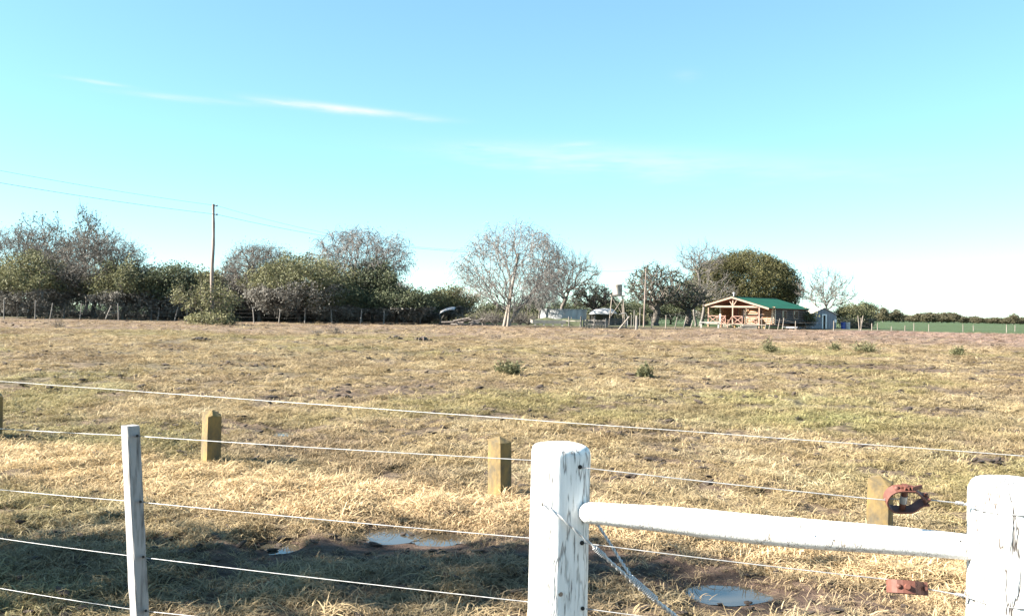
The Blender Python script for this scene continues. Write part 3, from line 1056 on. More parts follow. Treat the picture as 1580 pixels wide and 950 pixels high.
px = 1335
i = 0
while px < 1660:
    top = 488 + 0.004 * (px - 1340) + rr.uniform(-3, 2.5) - (5 if px < 1480 else 0)
    far_tree(px, top, 620 + rr.uniform(-20, 60), rr.uniform(20, 34), i, 'rounded brown green tree in the far line across the green field', FARG)
    px += rr.uniform(7, 12)
    i += 1
for (px, top, w, lab) in [(1362, 474, 22, 'pale trunked taller tree at the left end of far tree line'), (1384, 475, 18, 'second taller tree from the left end of far tree line'),
                          (1432, 480, 26, 'broad tree standing a little above the far tree line at right'), (1563, 482, 18, 'single taller tree at the right end of far tree line')]:
    far_tree(px, top, 560, w, i, lab, None)
    i += 1
# --- the shrub round the power pole
POLE_D = 70.0
put_tree('shrub', 'light green open shrub growing up around the power pole', 'shrub', 320, 100, 430, 484, POLE_D + 0.5, 'shrub', 51, trunk_h=0.9, nmul=0.8, lmul=0.7)
put_tree('bush', 'low yellowish green bush mounded at the foot of the power pole', 'bush', 328, 72, 484, 513, POLE_D - 1.2, 'shrub', 52, trunk_h=0.2, nmul=0.7)


# --- weeds in the field
def weed(name, label, px, py, w, h, seed, dry=False, group=None):
    g = ground_px(px, py)
    sc = (g - CAM).length / FPX
    rng = np.random.default_rng(seed)
    n = 60 if dry else 150
    base = rng.normal(0, 0.12 * w * sc, (n, 3)); base[:, 2] = 0
    d = rng.normal(0, 1, (n, 3)); d[:, 2] = rng.uniform(0.6, 1.6, n)
    d /= np.linalg.norm(d, axis=1, keepdims=True)
    L = h * sc * rng.uniform(0.5, 1.15, (n, 1))
    d[:, 0] *= w / (2.0 * h); d[:, 1] *= w / (2.5 * h)
    a, m_, b = base, base + d * L * 0.55, base + d * L + rng.normal(0, 0.05, (n, 3))
    r = np.full(n, 0.006)
    v1, q1 = tubes_np(a, m_, r, r * 0.8, 3)
    v2, q2 = tubes_np(m_, b, r * 0.8, r * 0.3, 3)
    k = 1 if dry else 3
    f = rng.uniform(0.3, 1.0, (n * k, 1))
    c = np.repeat(a, k, 0) * (1 - f) + np.repeat(b, k, 0) * f + rng.normal(0, 0.03, (n * k, 3))
    v3, q3 = leaf_quads(rng, c, 0.05, 0.13, 0.45)
    V = np.concatenate([v1, v2, v3]); Q = np.concatenate([q1, q2 + len(v1), q3 + len(v1) + len(v2)])
    ti = np.concatenate([np.full(len(q1) + len(q2), 0.6), rng.random(len(q3))])
    o = thing(name, label, 'weed', (g.x, g.y, Tz(g.x, g.y) - 0.02), 0, group)
    ns = len(q1) + len(q2)
    link('stem', mesh_np('stem', np.concatenate([v1, v2]), np.concatenate([q1, q2 + len(v1)]), [M['leaf_dry' if dry else 'leaf_bright']], tint=np.full(ns, 0.4)), o)
    lf = link('leaf', mesh_np('leaf', v3, q3, [M['leaf_dry' if dry else 'leaf_bright']], tint=rng.random(len(q3)) * 0.8), o)
    lf['kind'] = 'stuff'
    return o


weed('weed_clump', 'widest green weed clump, in mid field straight below the big bare tree', 785, 580, 52, 26, 1)
weed('weed_clump', 'small dark green weed clump in mid field, right of the widest clump', 995, 583, 24, 22, 2)
weed('weed_clump', 'green weed clump below the left half of the log cabin roof', 1187, 543, 26, 20, 3)
weed('weed_clump', 'small green weed clump below the grey blue shed', 1287, 541, 20, 14, 4)
weed('weed_clump', 'wide low green weed clump below the left end of the green field', 1335, 543, 44, 20, 5)
weed('weed_clump', 'small green weed clump nearest the right picture edge', 1478, 549, 22, 14, 6)
weed('dry_weed', 'dry twiggy weed at far left, in front of the windbreak fence', 92, 506, 30, 20, 7, True)
weed('dry_weed', 'dry twiggy weeds in front of the grey weeping windbreak tree', 522, 516, 46, 22, 8, True)
weed('dry_weed', 'single dry weed stalks right of the power pole shrub', 490, 516, 30, 12, 9, True)

# dark washed out banks in the turf
def clod_bank(px0, px1, py, seed, label):
    a, b = ground_px(px0, py), ground_px(px1, py)
    rng = np.random.default_rng(seed)
    mb = MB()
    n = 16
    c = (a + b) / 2
    vs, fs = [], []
    for i in range(n + 1):
        f = i / n
        env = math.sin(math.pi * f) ** 0.6
        x = (f - 0.5) * (b.x - a.x)
        w = (0.25 + 0.5 * rng.random()) * env + 0.02
        h = (0.10 + 0.14 * rng.random()) * env
        yo = rng.normal(0, 0.15)
        for (yy, zz) in ((-w, -0.05), (-w * 0.75, h * 0.75), (0, h), (w, -0.05)):
            vs.append((x + rng.normal(0, 0.03), yy + yo, zz))
    for i in range(n):
        for k in range(3):
            fs.append((i * 4 + k, (i + 1) * 4 + k, (i + 1) * 4 + k + 1, i * 4 + k + 1))
    mb.add(vs, fs)
    tag(mb.build('soil_bank', M['dark_stuff'], loc=(c.x, c.y, Tz(c.x, c.y))), label, 'soil bank')


clod_bank(594, 626, 524, 1, 'dark washed out soil bank in mid field, left of the pair')
clod_bank(636, 668, 525, 2, 'dark washed out soil bank in mid field, right of the pair')
clod_bank(292, 330, 525, 3, 'dark soil bank in front of the power pole shrub')
# ------------------------------------------------------------------ near wire fence
def on(px, py, depth):
    return P(px, py, depth)


D1, DL, DR = 3.26, 3.95, 2.75            # distances of strainer post, line post, right post
fence = thing('wire_fence', 'near wire fence with two thick white posts, white rail and thin post', 'fence', (on(865, 700, D1).x, on(865, 700, D1).y, 0))
FI = Matrix.Translation(-Vector(fence.location))


def rel(p):
    return Vector(p) - Vector(fence.location)


def heavy_post(name, px_l, px_r, py_top, depth, mat, seed, square, label, cham, rot):
    rng = np.random.default_rng(seed)
    a, b = on(px_l, py_top, depth), on(px_r, py_top, depth)
    r0 = (b - a).length / 2
    c = (a + b) / 2
    top = c.z
    x0, y0 = c.x, c.y
    gz = Tz(x0, y0)
    ns = 72
    zs = list(np.linspace(gz - 0.2 - top, -0.06, 46)) + list(np.linspace(-0.05, -cham, 4))
    vs, fs = [], []
    ths = np.linspace(0, 2 * math.pi, ns, endpoint=False)
    g1 = vnoise(ths * 9, ths * 0, seed)
    rings = []
    for z in zs:
        rings.append((z, 1.0))
    for k in range(1, 6):
        t = k / 5 * math.pi / 2
        rings.append((-cham + cham * math.sin(t), 1 - 0.24 * (1 - math.cos(t))))
    rings.append((0.004, 0.55)); rings.append((0.006, 0.2))
    for (z, k) in rings:
        for t in ths:
            ct, st = math.cos(t), math.sin(t)
            n_ = square
            sup = (abs(ct) ** n_ + abs(st) ** n_) ** (-1.0 / n_)
            u = t / (2 * math.pi) * 26
            per = min(t, 2 * math.pi - t)
            gv = float(vnoise(np.array([per * 11]), np.array([z * 2.2 + 40]), seed)[0]) - 0.5
            gw = float(vnoise(np.array([per * 3]), np.array([z * 1.0 + 9]), seed + 3)[0]) - 0.5
            rad = r0 * k * (0.93 + 0.07 * 1) * sup / (1.0 + 0.06 * (n_ - 2)) * (1 + 0.030 * gv + 0.030 * gw + 0.02 * (-z))
            a_ = t + rot
            vs.append((math.cos(a_) * rad, math.sin(a_) * rad, z))
    nr = len(rings)
    for i in range(nr - 1):
        for k in range(ns):
            k2 = (k + 1) % ns
            fs.append((i * ns + k, i * ns + k2, (i + 1) * ns + k2, (i + 1) * ns + k))
    fs.append(tuple((nr - 1) * ns + k for k in range(ns)))
    mb = MB()
    mb.add(vs, fs, 0, True)
    o = mb.build(name, mat, fence, loc=rel((x0, y0, top)))
    o['label'] = label
    return o, Vector((x0, y0, top)), r0


p1, c1, rad1 = heavy_post('strainer_post', 821, 909, 685, D1, M['white_post'], 3, 3.0, 'thick white painted post with flaking paint and wire holes', 0.035, R(22))
p2, c2, rad2 = heavy_post('strainer_post', 1503, 1617, 740, DR, M['white_post_cracked'], 9, 2.4, 'thick white post with brown cracks and wires looped around it', 0.05, R(10))

# brace rail between them, tapered with a blunt round end
ra = on(895, 790, D1 - 0.085)
rb = on(1520, 847, DR + 0.02)
pts, rads = [], []
sc1, sc2 = D1 / FPX, DR / FPX
prof = [(0.0, 0.30), (0.004, 0.62), (0.012, 0.85), (0.025, 0.97), (0.05, 1.0), (0.35, 1.27), (0.6, 1.27), (0.85, 1.12), (1.0, 1.0)]
rr_ = random.Random(8)
for i in range(41):
    f = i / 40
    f = f ** 1.6 if f < 0.2 else f
    k = np.interp(f, [q[0] for q in prof], [q[1] for q in prof])
    pts.append(rel(ra.lerp(rb, f)) + Vector((0, 0, 0.003 * math.sin(f * 9))))
    rads.append(0.0385 * k * (1 + 0.008 * rr_.uniform(-1, 1)))
rail = MB().tube(pts, rads, 28).build('brace_rail', M['white_rail'], fence)
rail['label'] = 'white round brace rail let into both thick posts'
for (px, py) in [(1018, 797), (1482, 834), (1235, 812)]:
    f = (px - 896) / 604.0
    dpt = D1 + (DR - D1) * f
    q = on(px, py, dpt - 0.10)
    MB().tube([rel(q), rel(q) + Vector((0, -0.003, 0))], 0.003, 8).build('nail_hole', M['hole'], rail)

# thin line post: square, whitewashed, turned on edge, leaning a little
lp_top, lp_bot = on(201, 656, DL), on(221, 1062, DL)
lp_dir = (lp_bot - lp_top)
gz = Tz(lp_top.x, lp_top.y)
k = (gz - 0.15 - lp_top.z) / lp_dir.z
lp_bot = lp_top + lp_dir * k
hw = 0.030
vs, fs = [], []
lev = 30
rng = np.random.default_rng(5)
for i in range(lev + 1):
    f = i / lev
    c = lp_top.lerp(lp_bot, f)
    for (ang) in (R(-82), R(8), R(98), R(188)):
        for da in (-0.07, 0.07):
            rr2 = hw * 1.38 * (1 + 0.02 * rng.normal()) * (0.97 if i else 0.94)
            a_ = ang + da
            vs.append(rel(c + Vector((math.cos(a_) * rr2, math.sin(a_) * rr2, 0))))
for i in range(lev):
    for q in range(8):
        fs.append((i * 8 + q, (i + 1) * 8 + q, (i + 1) * 8 + (q + 1) % 8, i * 8 + (q + 1) % 8))
fs.append(tuple(range(8)))
lp = MB().add(vs, fs).build('line_post', M['line_post'], fence)
lp['label'] = 'thin square whitewashed post leaning slightly'

# wires: each runs through line post and strainer post
def lp_x(py):
    return 201 + (py - 656) / (1062 - 656) * 20


WR = 0.0018
wire_rows = [  # left edge y, at line post, at strainer left, exits right (x,y), end right (x,y)
    (661, 672, 709.5, (897, 720), (1372, 771.5)),
    (755, 773.5, 830, None, None),
    (830, 858.5, 929, (906, 837), (1378, 893)),
    (907, 941.5, 1000, (908, 939), (1490, 1012)),
]
ext_l = -700


def wire(pts, r, mat, parent, name='wire', sides=6, sag=0.0):
    fine = []
    for a, b in zip(pts[:-1], pts[1:]):
        n = 10
        for i in range(n):
            f = i / n
            q = a.lerp(b, f)
            fine.append(q - Vector((0, 0, sag * 4 * f * (1 - f))))
    fine.append(pts[-1])
    return MB().tube([rel(p) for p in fine] if parent is fence else fine, r, sides).build(name, mat, parent)


slope_d = (DL - D1) / (201 - 865)
for (yl, ylp, ys, ex, en) in wire_rows:
    dl0 = DL + (DL - D1) * (205 / 664.0) * 1.08
    a = on(0, yl, dl0)
    b = on(lp_x(ylp) + 3, ylp, DL)
    far = b + (a - b) * 7
    w_ = wire([far, a, b], WR, M['wire'], fence, sag=0.002)
    c = on(835, ys + 1, D1)
    w_ = wire([b, c], WR, M['wire'], fence, sag=0.003)
mb = MB()
right_ends = []
for (st, en_, d_end) in [((896, 720), (1366, 771), 2.80), ((906, 837.5), (1372, 893.5), 2.82), ((908, 938.5), (1500, 1012), 2.72)]:
    a = on(st[0] - 4, st[1], D1 - rad1 * 0.72)
    b = on(en_[0], en_[1], d_end)
    wire([a, b], WR, M['wire'], fence, sag=0.003)
    right_ends.append(b)
# drilled holes the wires leave by
for (px, py, dd, r) in [(895, 720, D1 - rad1 * 0.77, 0.0085), (898, 837, D1 - rad1 * 0.74, 0.009), (899, 938, D1 - rad1 * 0.72, 0.008), (838, 777, D1 - rad1 * 0.80, 0.008), (865, 916, D1 - rad1 * 1.02, 0.009)]:
    q = on(px, py, dd)
    d = (CAM - q).normalized()
    ring = MB()
    ring.tube([rel(q - d * 0.02), rel(q + d * 0.004)], [r, r * 0.9], 12)
    o = ring.build('wire_hole', M['hole'], fence)
for y in (672, 773.5, 858.5, 941.5):
    q = on(lp_x(y) + 10, y, DL - 0.033)
    d = (CAM - q).normalized()
    MB().tube([rel(q - d * 0.02), rel(q + d * 0.003)], 0.006, 10).build('wire_hole', M['hole'], fence)


# twisted brace cables running down from the strainer post
def twisted(pts, r, name, turns=60, strands=2, label=None):
    pts = [Vector(p) for p in pts]
    L = sum((b - a).length for a, b in zip(pts[:-1], pts[1:]))
    mb = MB()
    n = 150
    cum = [0]
    for a, b in zip(pts[:-1], pts[1:]):
        cum.append(cum[-1] + (b - a).length)

    def at(s):
        for i in range(len(pts) - 1):
            if s <= cum[i + 1] or i == len(pts) - 2:
                f = (s - cum[i]) / max(cum[i + 1] - cum[i], 1e-6)
                return pts[i].lerp(pts[i + 1], min(max(f, 0), 1)), (pts[i + 1] - pts[i]).normalized()
    for s_ in range(strands):
        line = []
        for i in range(n + 1):
            s = L * i / n
            p, d = at(s)
            u = d.cross(Vector((0, 0, 1))).normalized()
            v = d.cross(u)
            t = 2 * math.pi * (turns * i / n + s_ / strands)
            line.append(rel(p + (u * math.cos(t) + v * math.sin(t)) * r))
        mb.tube(line, r * 1.02, 5)
    o = mb.build(name, M['cable'], fence)
    if label:
        o['label'] = label
    return o


ca0 = on(839, 778, D1 - rad1 * 0.98)
cb0 = on(915, 842, D1 - rad1 * 1.0)
cc0 = on(985, 905, D1 - 0.06)
cd0 = cc0 + (on(1042, 950, D1 - 0.01) - cc0) * 6
twisted([ca0, on(868, 800, D1 - rad1 * 1.15), cb0], 0.0028, 'brace_cable', 2.5)
twisted([cb0, cc0], 0.0038, 'brace_cable', 5)
twisted([cc0, cd0], 0.0050, 'brace_cable', 24, label='thick twisted brace cable running down to the right')
back0 = on(922, 808, D1 + rad1 * 0.9)
twisted([back0, on(955, 860, D1 + 0.03), cc0], 0.0032, 'brace_cable', 8, label='darker brace cable coming from behind the post')
for (a, b, n, r) in [(on(917, 844, D1 - rad1), on(932, 857, D1 - rad1 * 0.95), 7, 0.0105), (on(972, 889, D1 - 0.065), on(1012, 924, D1 - 0.05), 16, 0.012)]:
    d = (b - a).normalized()
    u = d.cross(Vector((0, 0, 1))).normalized()
    v = d.cross(u)
    line = []
    for i in range(n * 10 + 1):
        t = 2 * math.pi * i / 10
        line.append(rel(a.lerp(b, i / (n * 10)) + (u * math.cos(t) + v * math.sin(t)) * r * 0.8))
    MB().tube(line, 0.0022, 5).build('cable_binding', M['cable'], fence)

# rusty ratchet strainers on the upper and lower wire
def ratchet(px0, px1, pyc0, pyc1, d0, d1, tilt, label, open_face):
    a, b = on(px0, pyc0, d0), on(px1, pyc1, d1)
    L = (b - a).length
    root_dir = (b - a).normalized()
    up = Vector((0, 0, 1))
    side = root_dir.cross(up).normalized()
    up = side.cross(root_dir)
    # plane of the bent iron strap
    w_ax = (up * math.cos(tilt) + side * math.sin(tilt)).normalized()   # across the loop
    n_ax = root_dir.cross(w_ax).normalized()                            # strap width direction
    hwid = 0.039
    strap = 0.020
    cr = hwid * 0.95
    path = [(1.0, 0.010), (0.88, 0.011), (0.80, 0.45 * hwid), (0.70, 0.82 * hwid), (0.62, 0.97 * hwid), (0.50, hwid), (cr / L, hwid)]
    path += [((cr - cr * math.sin(t)) / L, hwid * math.cos(t)) for t in (R(25), R(50), R(72), R(88))]
    loop = [(x, y) for x, y in path] + [(x, -y) for x, y in reversed(path)]
    th = 0.0045
    vs, fs = [], []
    for i, (x, y) in enumerate(loop):
        pa, pb = loop[max(i - 1, 0)], loop[min(i + 1, len(loop) - 1)]
        t = Vector(((pb[0] - pa[0]) * L, pb[1] - pa[1]))
        t.normalize()
        nn = Vector((-t.y, t.x))
        for (s, q) in ((1, 1), (1, -1), (-1, -1), (-1, 1)):
            cx = x * L + nn.x * th / 2 * s
            cy = y + nn.y * th / 2 * s
            vs.append(rel(a + root_dir * cx + w_ax * cy + n_ax * strap * q))
    for i in range(len(loop) - 1):
        for k in range(4):
            k2 = (k + 1) % 4
            fs.append((i * 4 + k, i * 4 + k2, (i + 1) * 4 + k2, (i + 1) * 4 + k))
    fs += [(0, 1, 2, 3), tuple((len(loop) - 1) * 4 + k for k in (3, 2, 1, 0))]
    root = MB().add(vs, fs).build('wire_ratchet', M['rust'], fence)
    root['label'] = label
    # spool across the loop, end stubs and toothed wheel outside
    s0 = a + root_dir * L * 0.42
    MB().tube([rel(s0 - w_ax * (hwid + 0.012)), rel(s0 - w_ax * hwid), rel(s0 - w_ax * hwid * 0.9), rel(s0 + w_ax * hwid * 0.9), rel(s0 + w_ax * (hwid + 0.012))], [0.007, 0.008, 0.010, 0.010, 0.008], 12).build('spool', M['rust'], root)
    MB().tube([rel(s0 - w_ax * 0.013), rel(s0 + w_ax * 0.013)], 0.0115, 14).build('wound_wire', M['wire'], root)
    tp = s0 + w_ax * (hwid + 0.006) * (-1 if open_face else 1)
    g = []
    gf = []
    nt = 8
    for q in range(nt * 2):
        t = 2 * math.pi * q / (nt * 2)
        rr3 = 0.0165 if q % 2 else 0.011
        for s in (-1, 1):
            g.append(rel(tp + w_ax * 0.004 * s + (root_dir * math.cos(t) + n_ax * math.sin(t)) * rr3))
    m2 = nt * 2
    for q in range(m2):
        q2 = (q + 1) % m2
        gf.append((q * 2, q2 * 2, q2 * 2 + 1, q * 2 + 1))
    gf += [tuple(q * 2 for q in range(m2))[::-1], tuple(q * 2 + 1 for q in range(m2))]
    MB().add(g, gf).build('ratchet_wheel', M['rust'], root)
    MB().beam(rel(tp + root_dir * 0.016 + n_ax * 0.01), rel(tp + root_dir * 0.050 - n_ax * 0.004), 0.006, 0.012).build('pawl', M['rust'], root)
    e0 = a + root_dir * L * 0.93
    MB().tube([rel(e0 - w_ax * 0.022), rel(e0 + w_ax * 0.022)], 0.006, 10).build('pin', M['rust'], root)
    for s in (-1, 1):
        r0_ = a + root_dir * L * 0.22 + w_ax * s * (hwid * 0.99)
        MB().tube([rel(r0_), rel(r0_ + w_ax * s * 0.005), rel(r0_ + w_ax * s * 0.008)], [0.0085, 0.0075, 0.003], 10).build('rivet', M['rust'], root)
    # wire goes in to the spool
    MB().tube([rel(a - root_dir * 0.004), rel(s0)], WR, 6).build('wire', M['wire'], root)
    return b


e1 = ratchet(1367, 1432, 769, 770.5, 2.80, 2.79, R(22), 'open rusty red wire ratchet near the right post', 0)
e2 = ratchet(1369, 1430, 903, 908, 2.82, 2.80, R(72), 'rusty wire ratchet on the lower wire seen from its side', 1)


def loop_wire(pts, rads, name='wire'):
    MB().tube([rel(p) for p in pts], rads, 6).build(name, M['wire'], fence)


for (e, ya, yb) in [(e1, 776, 788), (e2, 917, 928)]:
    knot = on(1474, ya - 1, DR + 0.02)
    loop_wire([e, knot], 0.0021)
    # little knot of wound wire
    d = (knot - e).normalized()
    u = d.cross(Vector((0, 0, 1))).normalized()
    v = d.cross(u)
    line = []
    for i in range(51):
        t = i / 10 * 2 * math.pi
        line.append(knot + d * (i / 50 * 0.022) + (u * math.cos(t) + v * math.sin(t)) * 0.0042)
    loop_wire(line, 0.002)
    # loop round the post
    line = []
    k2 = knot + d * 0.022
    line.append(k2)
    base_a = math.atan2(k2.y - c2.y, k2.x - c2.x)
    zc = on(1500, yb, DR - 0.05).z
    for i in range(0, 25):
        f = i / 24
        a_ = base_a + 0.5 + f * (2 * math.pi - 1.0)
        line.append(Vector((c2.x + math.cos(a_) * (rad2 * 1.04), c2.y + math.sin(a_) * (rad2 * 1.04), zc + 0.004 * math.sin(7 * f))))
    line.append(k2 + Vector((0, 0, -0.006)))
    loop_wire(line, 0.0022, 'wire_loop')

# ------------------------------------------------------------------ old concrete stub posts and the single wire above them
stub_specs = [(325, 717, 636, 'leaning lichened concrete stub post behind the thin leaning fence post', 0.02),
              (771, 768, 678, 'yellow lichened concrete stub post left of the flaking white post', -0.03),
              (1357, 838, 726, 'concrete stub post behind the rail and the open ratchet', 0.0),
              (-10, 677, 608, 'concrete stub post cut by the left picture edge', 0.0)]
for i, (px, pyb, pyt, lab, lean) in enumerate(stub_specs):
    g = ground_px(px, pyb)
    h = P(px, pyt, g.y).z - g.z
    rng = np.random.default_rng(i + 3)
    vs, fs = [], []
    s = 0.083
    lv = 14
    for q in range(lv + 1):
        z = -0.2 + (h + 0.2) * q / lv
        for (x, y) in ((-1, -1), (-0.35, -1), (0.35, -1), (1, -1), (1, -0.35), (1, 0.35), (1, 1), (0.35, 1), (-0.35, 1), (-1, 1), (-1, 0.35), (-1, -0.35)):
            rr4 = s * (1 - 0.06 * q / lv) * (1 + 0.012 * rng.normal()) * (0.93 if abs(x) == 1 and abs(y) == 1 else 1.0)
            zz = z - (0.035 * (x + 1) * 0.5 + 0.02 * rng.random() if q == lv else 0)
            vs.append((x * rr4 + lean * z, y * rr4, zz))
    for q in range(lv):
        for k in range(12):
            fs.append((q * 12 + k, q * 12 + (k + 1) % 12, (q + 1) * 12 + (k + 1) % 12, (q + 1) * 12 + k))
    c_ = len(vs)
    vs.append((lean * h, 0, h + 0.012))
    fs += [(lv * 12 + k, lv * 12 + (k + 1) % 12, c_) for k in range(12)]
    o = MB().add(vs, fs).build('concrete_post', M['concrete'], loc=(g.x, g.y, Tz(g.x, g.y)), rotz=math.atan2(sdir.y, sdir.x) + R(180) + R([-24, -16, -12, -20][i]))
    tag(o, lab, 'post', 'old concrete stub posts')

# a single taut wire runs above the stub posts
pts = []
wire_a, wire_b = P(0, 588, 12.0), P(1580, 703, 6.05)
d = wire_b - wire_a
for i in range(-16, 49):
    f = i / 32
    pts.append(wire_a + d * f + Vector((0, 0, 0.0012 * math.sin(i * 1.3))))
o = MB().tube(pts, 0.0034, 6).build('taut_wire', M['wire'])
tag(o, 'single taut white wire crossing the field above the concrete stub posts', 'wire')

# ------------------------------------------------------------------ power line
pb = P(326, 503, POLE_D)
pt_ = P(330, 315, POLE_D)
pb.z = float(T_smooth(pb.x, pb.y))
pole = thing('power_pole', 'tall weathered wooden power pole rising out of the light green shrub', 'pole', pb)
pts, rads = [], []
for i in range(13):
    f = i / 12
    q = pb.lerp(pt_, f) - pb
    pts.append(q + Vector((0.035 * math.sin(f * 11), 0, -0.3 * (1 - f) if i == 0 else 0)))
    rads.append(0.17 - 0.075 * f + 0.008 * math.sin(i * 2.7))
MB().tube(pts, rads, 10).build('shaft', M['pole'], pole)
ins = []
for py in (317.5, 331):
    q = P(332, py, POLE_D) - pb
    mbx = MB()
    mbx.tube([q + Vector((-0.05, 0, 0)), q + Vector((0.16, -0.1, 0))], 0.03, 8)
    mbx.tube([q + Vector((0.16, -0.1, -0.07)), q + Vector((0.16, -0.1, -0.02)), q + Vector((0.16, -0.1, 0.07))], [0.06, 0.075, 0.05], 10)
    mbx.build('insulator', M['insul'], pole)
    ins.append(pb + q + Vector((0.16, -0.1, 0)))

# leaning pale pole by the big bare tree
LPD = 86.5
lb, lt = P(777, 505, LPD), P(800, 391, LPD)
lb.z = float(T_smooth(lb.x, lb.y))
pole2 = thing('leaning_pole', 'pale leaning wooden pole with its prop, in front of the big bare tree', 'pole', lb)
MB().tube([Vector((0, 0, -0.2)), (lt - lb) * 0.5 + Vector((0.05, 0, 0)), lt - lb], [0.18, 0.155, 0.12], 10).build('shaft', M['pole_pale'], pole2)
q2, q3 = P(783, 505, LPD - 0.5), P(790, 440, LPD - 0.1)
q2.z = lb.z
MB().tube([q2 - lb - Vector((0, 0, 0.2)), q3 - lb], [0.13, 0.10], 8).build('prop', M['pole_pale'], pole2)
MB().tube([lt - lb + Vector((0.0, 0, -0.02)), lt - lb + Vector((0.18, -0.05, 0.0))], 0.05, 8).build('insulator', M['insul'], pole2)


def sag_wire(a, b, sag, r, label, n=40):
    pts = []
    for i in range(n + 1):
        f = i / n
        pts.append(a.lerp(b, f) - Vector((0, 0, sag * 4 * f * (1 - f))))
    o = MB().tube(pts, r, 5).build('power_cable', M['line'])
    tag(o, label, 'cable', 'power line cables')


left_end_u = P(-700, 110, 42)
left_end_l = P(-700, 140, 42)
sag_wire(ins[0], left_end_u, 0.55, 0.010, 'upper thin power cable left of the power pole')
sag_wire(ins[1], left_end_l, 0.55, 0.013, 'lower thicker power cable left of the power pole')
sag_wire(ins[0], lt + Vector((0, 0, 0.3)), 1.1, 0.009, 'upper faint power cable between power pole and leaning pole')
sag_wire(ins[1], lt, 0.75, 0.013, 'lower power cable between power pole and leaning pole')
u2b, u2t = P(993, 508, 100), P(997, 414, 100)
u2b.z = float(T_smooth(u2b.x, u2b.y))
o = MB().tube([Vector((0, 0, -0.2)), (u2t - u2b) * 0.5, u2t - u2b], [0.09, 0.08, 0.06], 8).build('wooden_pole', M['pole'], loc=u2b)
tag(o, 'straight slim wooden pole in front of the dark gnarled tree', 'pole')
sag_wire(lt, u2t, 0.9, 0.010, 'thin power cable between leaning pole and slim wooden pole')

# ------------------------------------------------------------------ boundary fences
def boundary_fence(name, label, posts, mat, wires, wr=0.006):
    p0 = posts[0][0]
    o = thing(name, label, 'fence', p0)
    tops = []
    for i, (g, h, r, lx) in enumerate(posts):
        tp = Vector((lx * h, 0, h))
        MB().tube([g - p0 + Vector((0, 0, -0.1)), g - p0 + tp * 0.5 + Vector((0.01, 0, 0)), g - p0 + tp], [r * 0.9, r * 0.8, r * 0.7], 7).build('post', mat, o)
        tops.append((g - p0, tp))
    for f in wires:
        pts = [g + tp * f for g, tp in tops]
        MB().tube(pts, wr, 4).build('wire', M['fence_timber'], o)
    return o


rr5 = random.Random(21)


def fpost(px, py, h, r, lean=None):
    g = ground_px(px, py)
    return (g, h, r, rr5.uniform(-0.06, 0.06) if lean is None else lean)


boundary_fence('boundary_fence', 'post and wire fence along the windbreak at left', [
    fpost(-40, 492.3, 1.7, 0.07), fpost(6, 492.8, 1.75, 0.055, -0.02), fpost(27, 489.8, 1.6, 0.07, 0.02), fpost(54, 492.2, 1.75, 0.06, 0), fpost(77, 492.5, 1.5, 0.06, 0.15), fpost(98, 491.5, 1.6, 0.08, 0.05), fpost(123, 493, 1.5, 0.06, 0.1),
    fpost(152, 491.3, 1.5, 0.06, 0), fpost(162, 493.5, 1.35, 0.075, 0.42), fpost(183, 494.3, 1.6, 0.065, -0.06), fpost(210, 492.3, 1.6, 0.06, 0.12), fpost(233, 494, 1.5, 0.06, 0.02), fpost(243, 494.5, 1.3, 0.05, 0.12),
    fpost(269, 495, 1.4, 0.06, 0.25), fpost(288, 495, 1.5, 0.07, 0.03), fpost(356, 497, 1.4, 0.06, 0.05), fpost(392, 497.6, 1.5, 0.07, -0.1), fpost(430, 498, 1.3, 0.06, 0.1),
    fpost(470, 498.5, 1.5, 0.06, 0.02), fpost(512, 499.2, 1.4, 0.06, -0.08), fpost(556, 500, 1.5, 0.07, 0.07), fpost(592, 500.5, 1.4, 0.06)], M['fence_timber'], (0.35, 0.6, 0.85))
boundary_fence('boundary_fence', 'post and wire fence in front of the log cabin and shed', [
    fpost(1005, 506.5, 1.2, 0.06), fpost(1027, 505.5, 1.4, 0.07, 0.02), fpost(1041, 507, 1.2, 0.06, 0.2), fpost(1054, 507.5, 1.3, 0.07, 0.25), fpost(1065, 506, 1.2, 0.06, 0.35), fpost(1176, 507, 1.2, 0.06, -0.1), fpost(1180, 508, 1.35, 0.06, 0.2),
    fpost(1186, 508.5, 1.35, 0.06, 0.2), fpost(1200, 507.5, 1.2, 0.06, 0.18), fpost(1207, 508.5, 1.3, 0.06, 0.12), fpost(1227, 509.5, 1.0, 0.055, 0.02), fpost(1286, 510.5, 1.1, 0.06, 0.02), fpost(1326, 509, 1.75, 0.07, -0.12), fpost(1328, 509, 1.75, 0.07, 0.15)], M['pole_pale'], (0.4, 0.8))
boundary_fence('boundary_fence', 'long post and wire fence along the green field at right', [
    fpost(1328.5, 510, 1.5, 0.06), fpost(1345, 511.3, 0.9, 0.06, 0), fpost(1354, 509, 0.9, 0.06), fpost(1375, 511.6, 0.6, 0.05), fpost(1396, 512.5, 0.75, 0.06), fpost(1410, 510.5, 1.0, 0.06), fpost(1433, 511, 0.9, 0.06), fpost(1486, 512, 1.0, 0.06),
    fpost(1502, 511, 0.9, 0.06), fpost(1553, 513.5, 1.1, 0.06), fpost(1566, 511.6, 1.0, 0.06), fpost(1600, 514, 1.0, 0.06), fpost(1660, 515, 1.0, 0.06)], M['pole_pale'], (0.4, 0.75))

# ------------------------------------------------------------------ farmyard in the middle
def gpt(px, py):
    return ground_px(px, py)


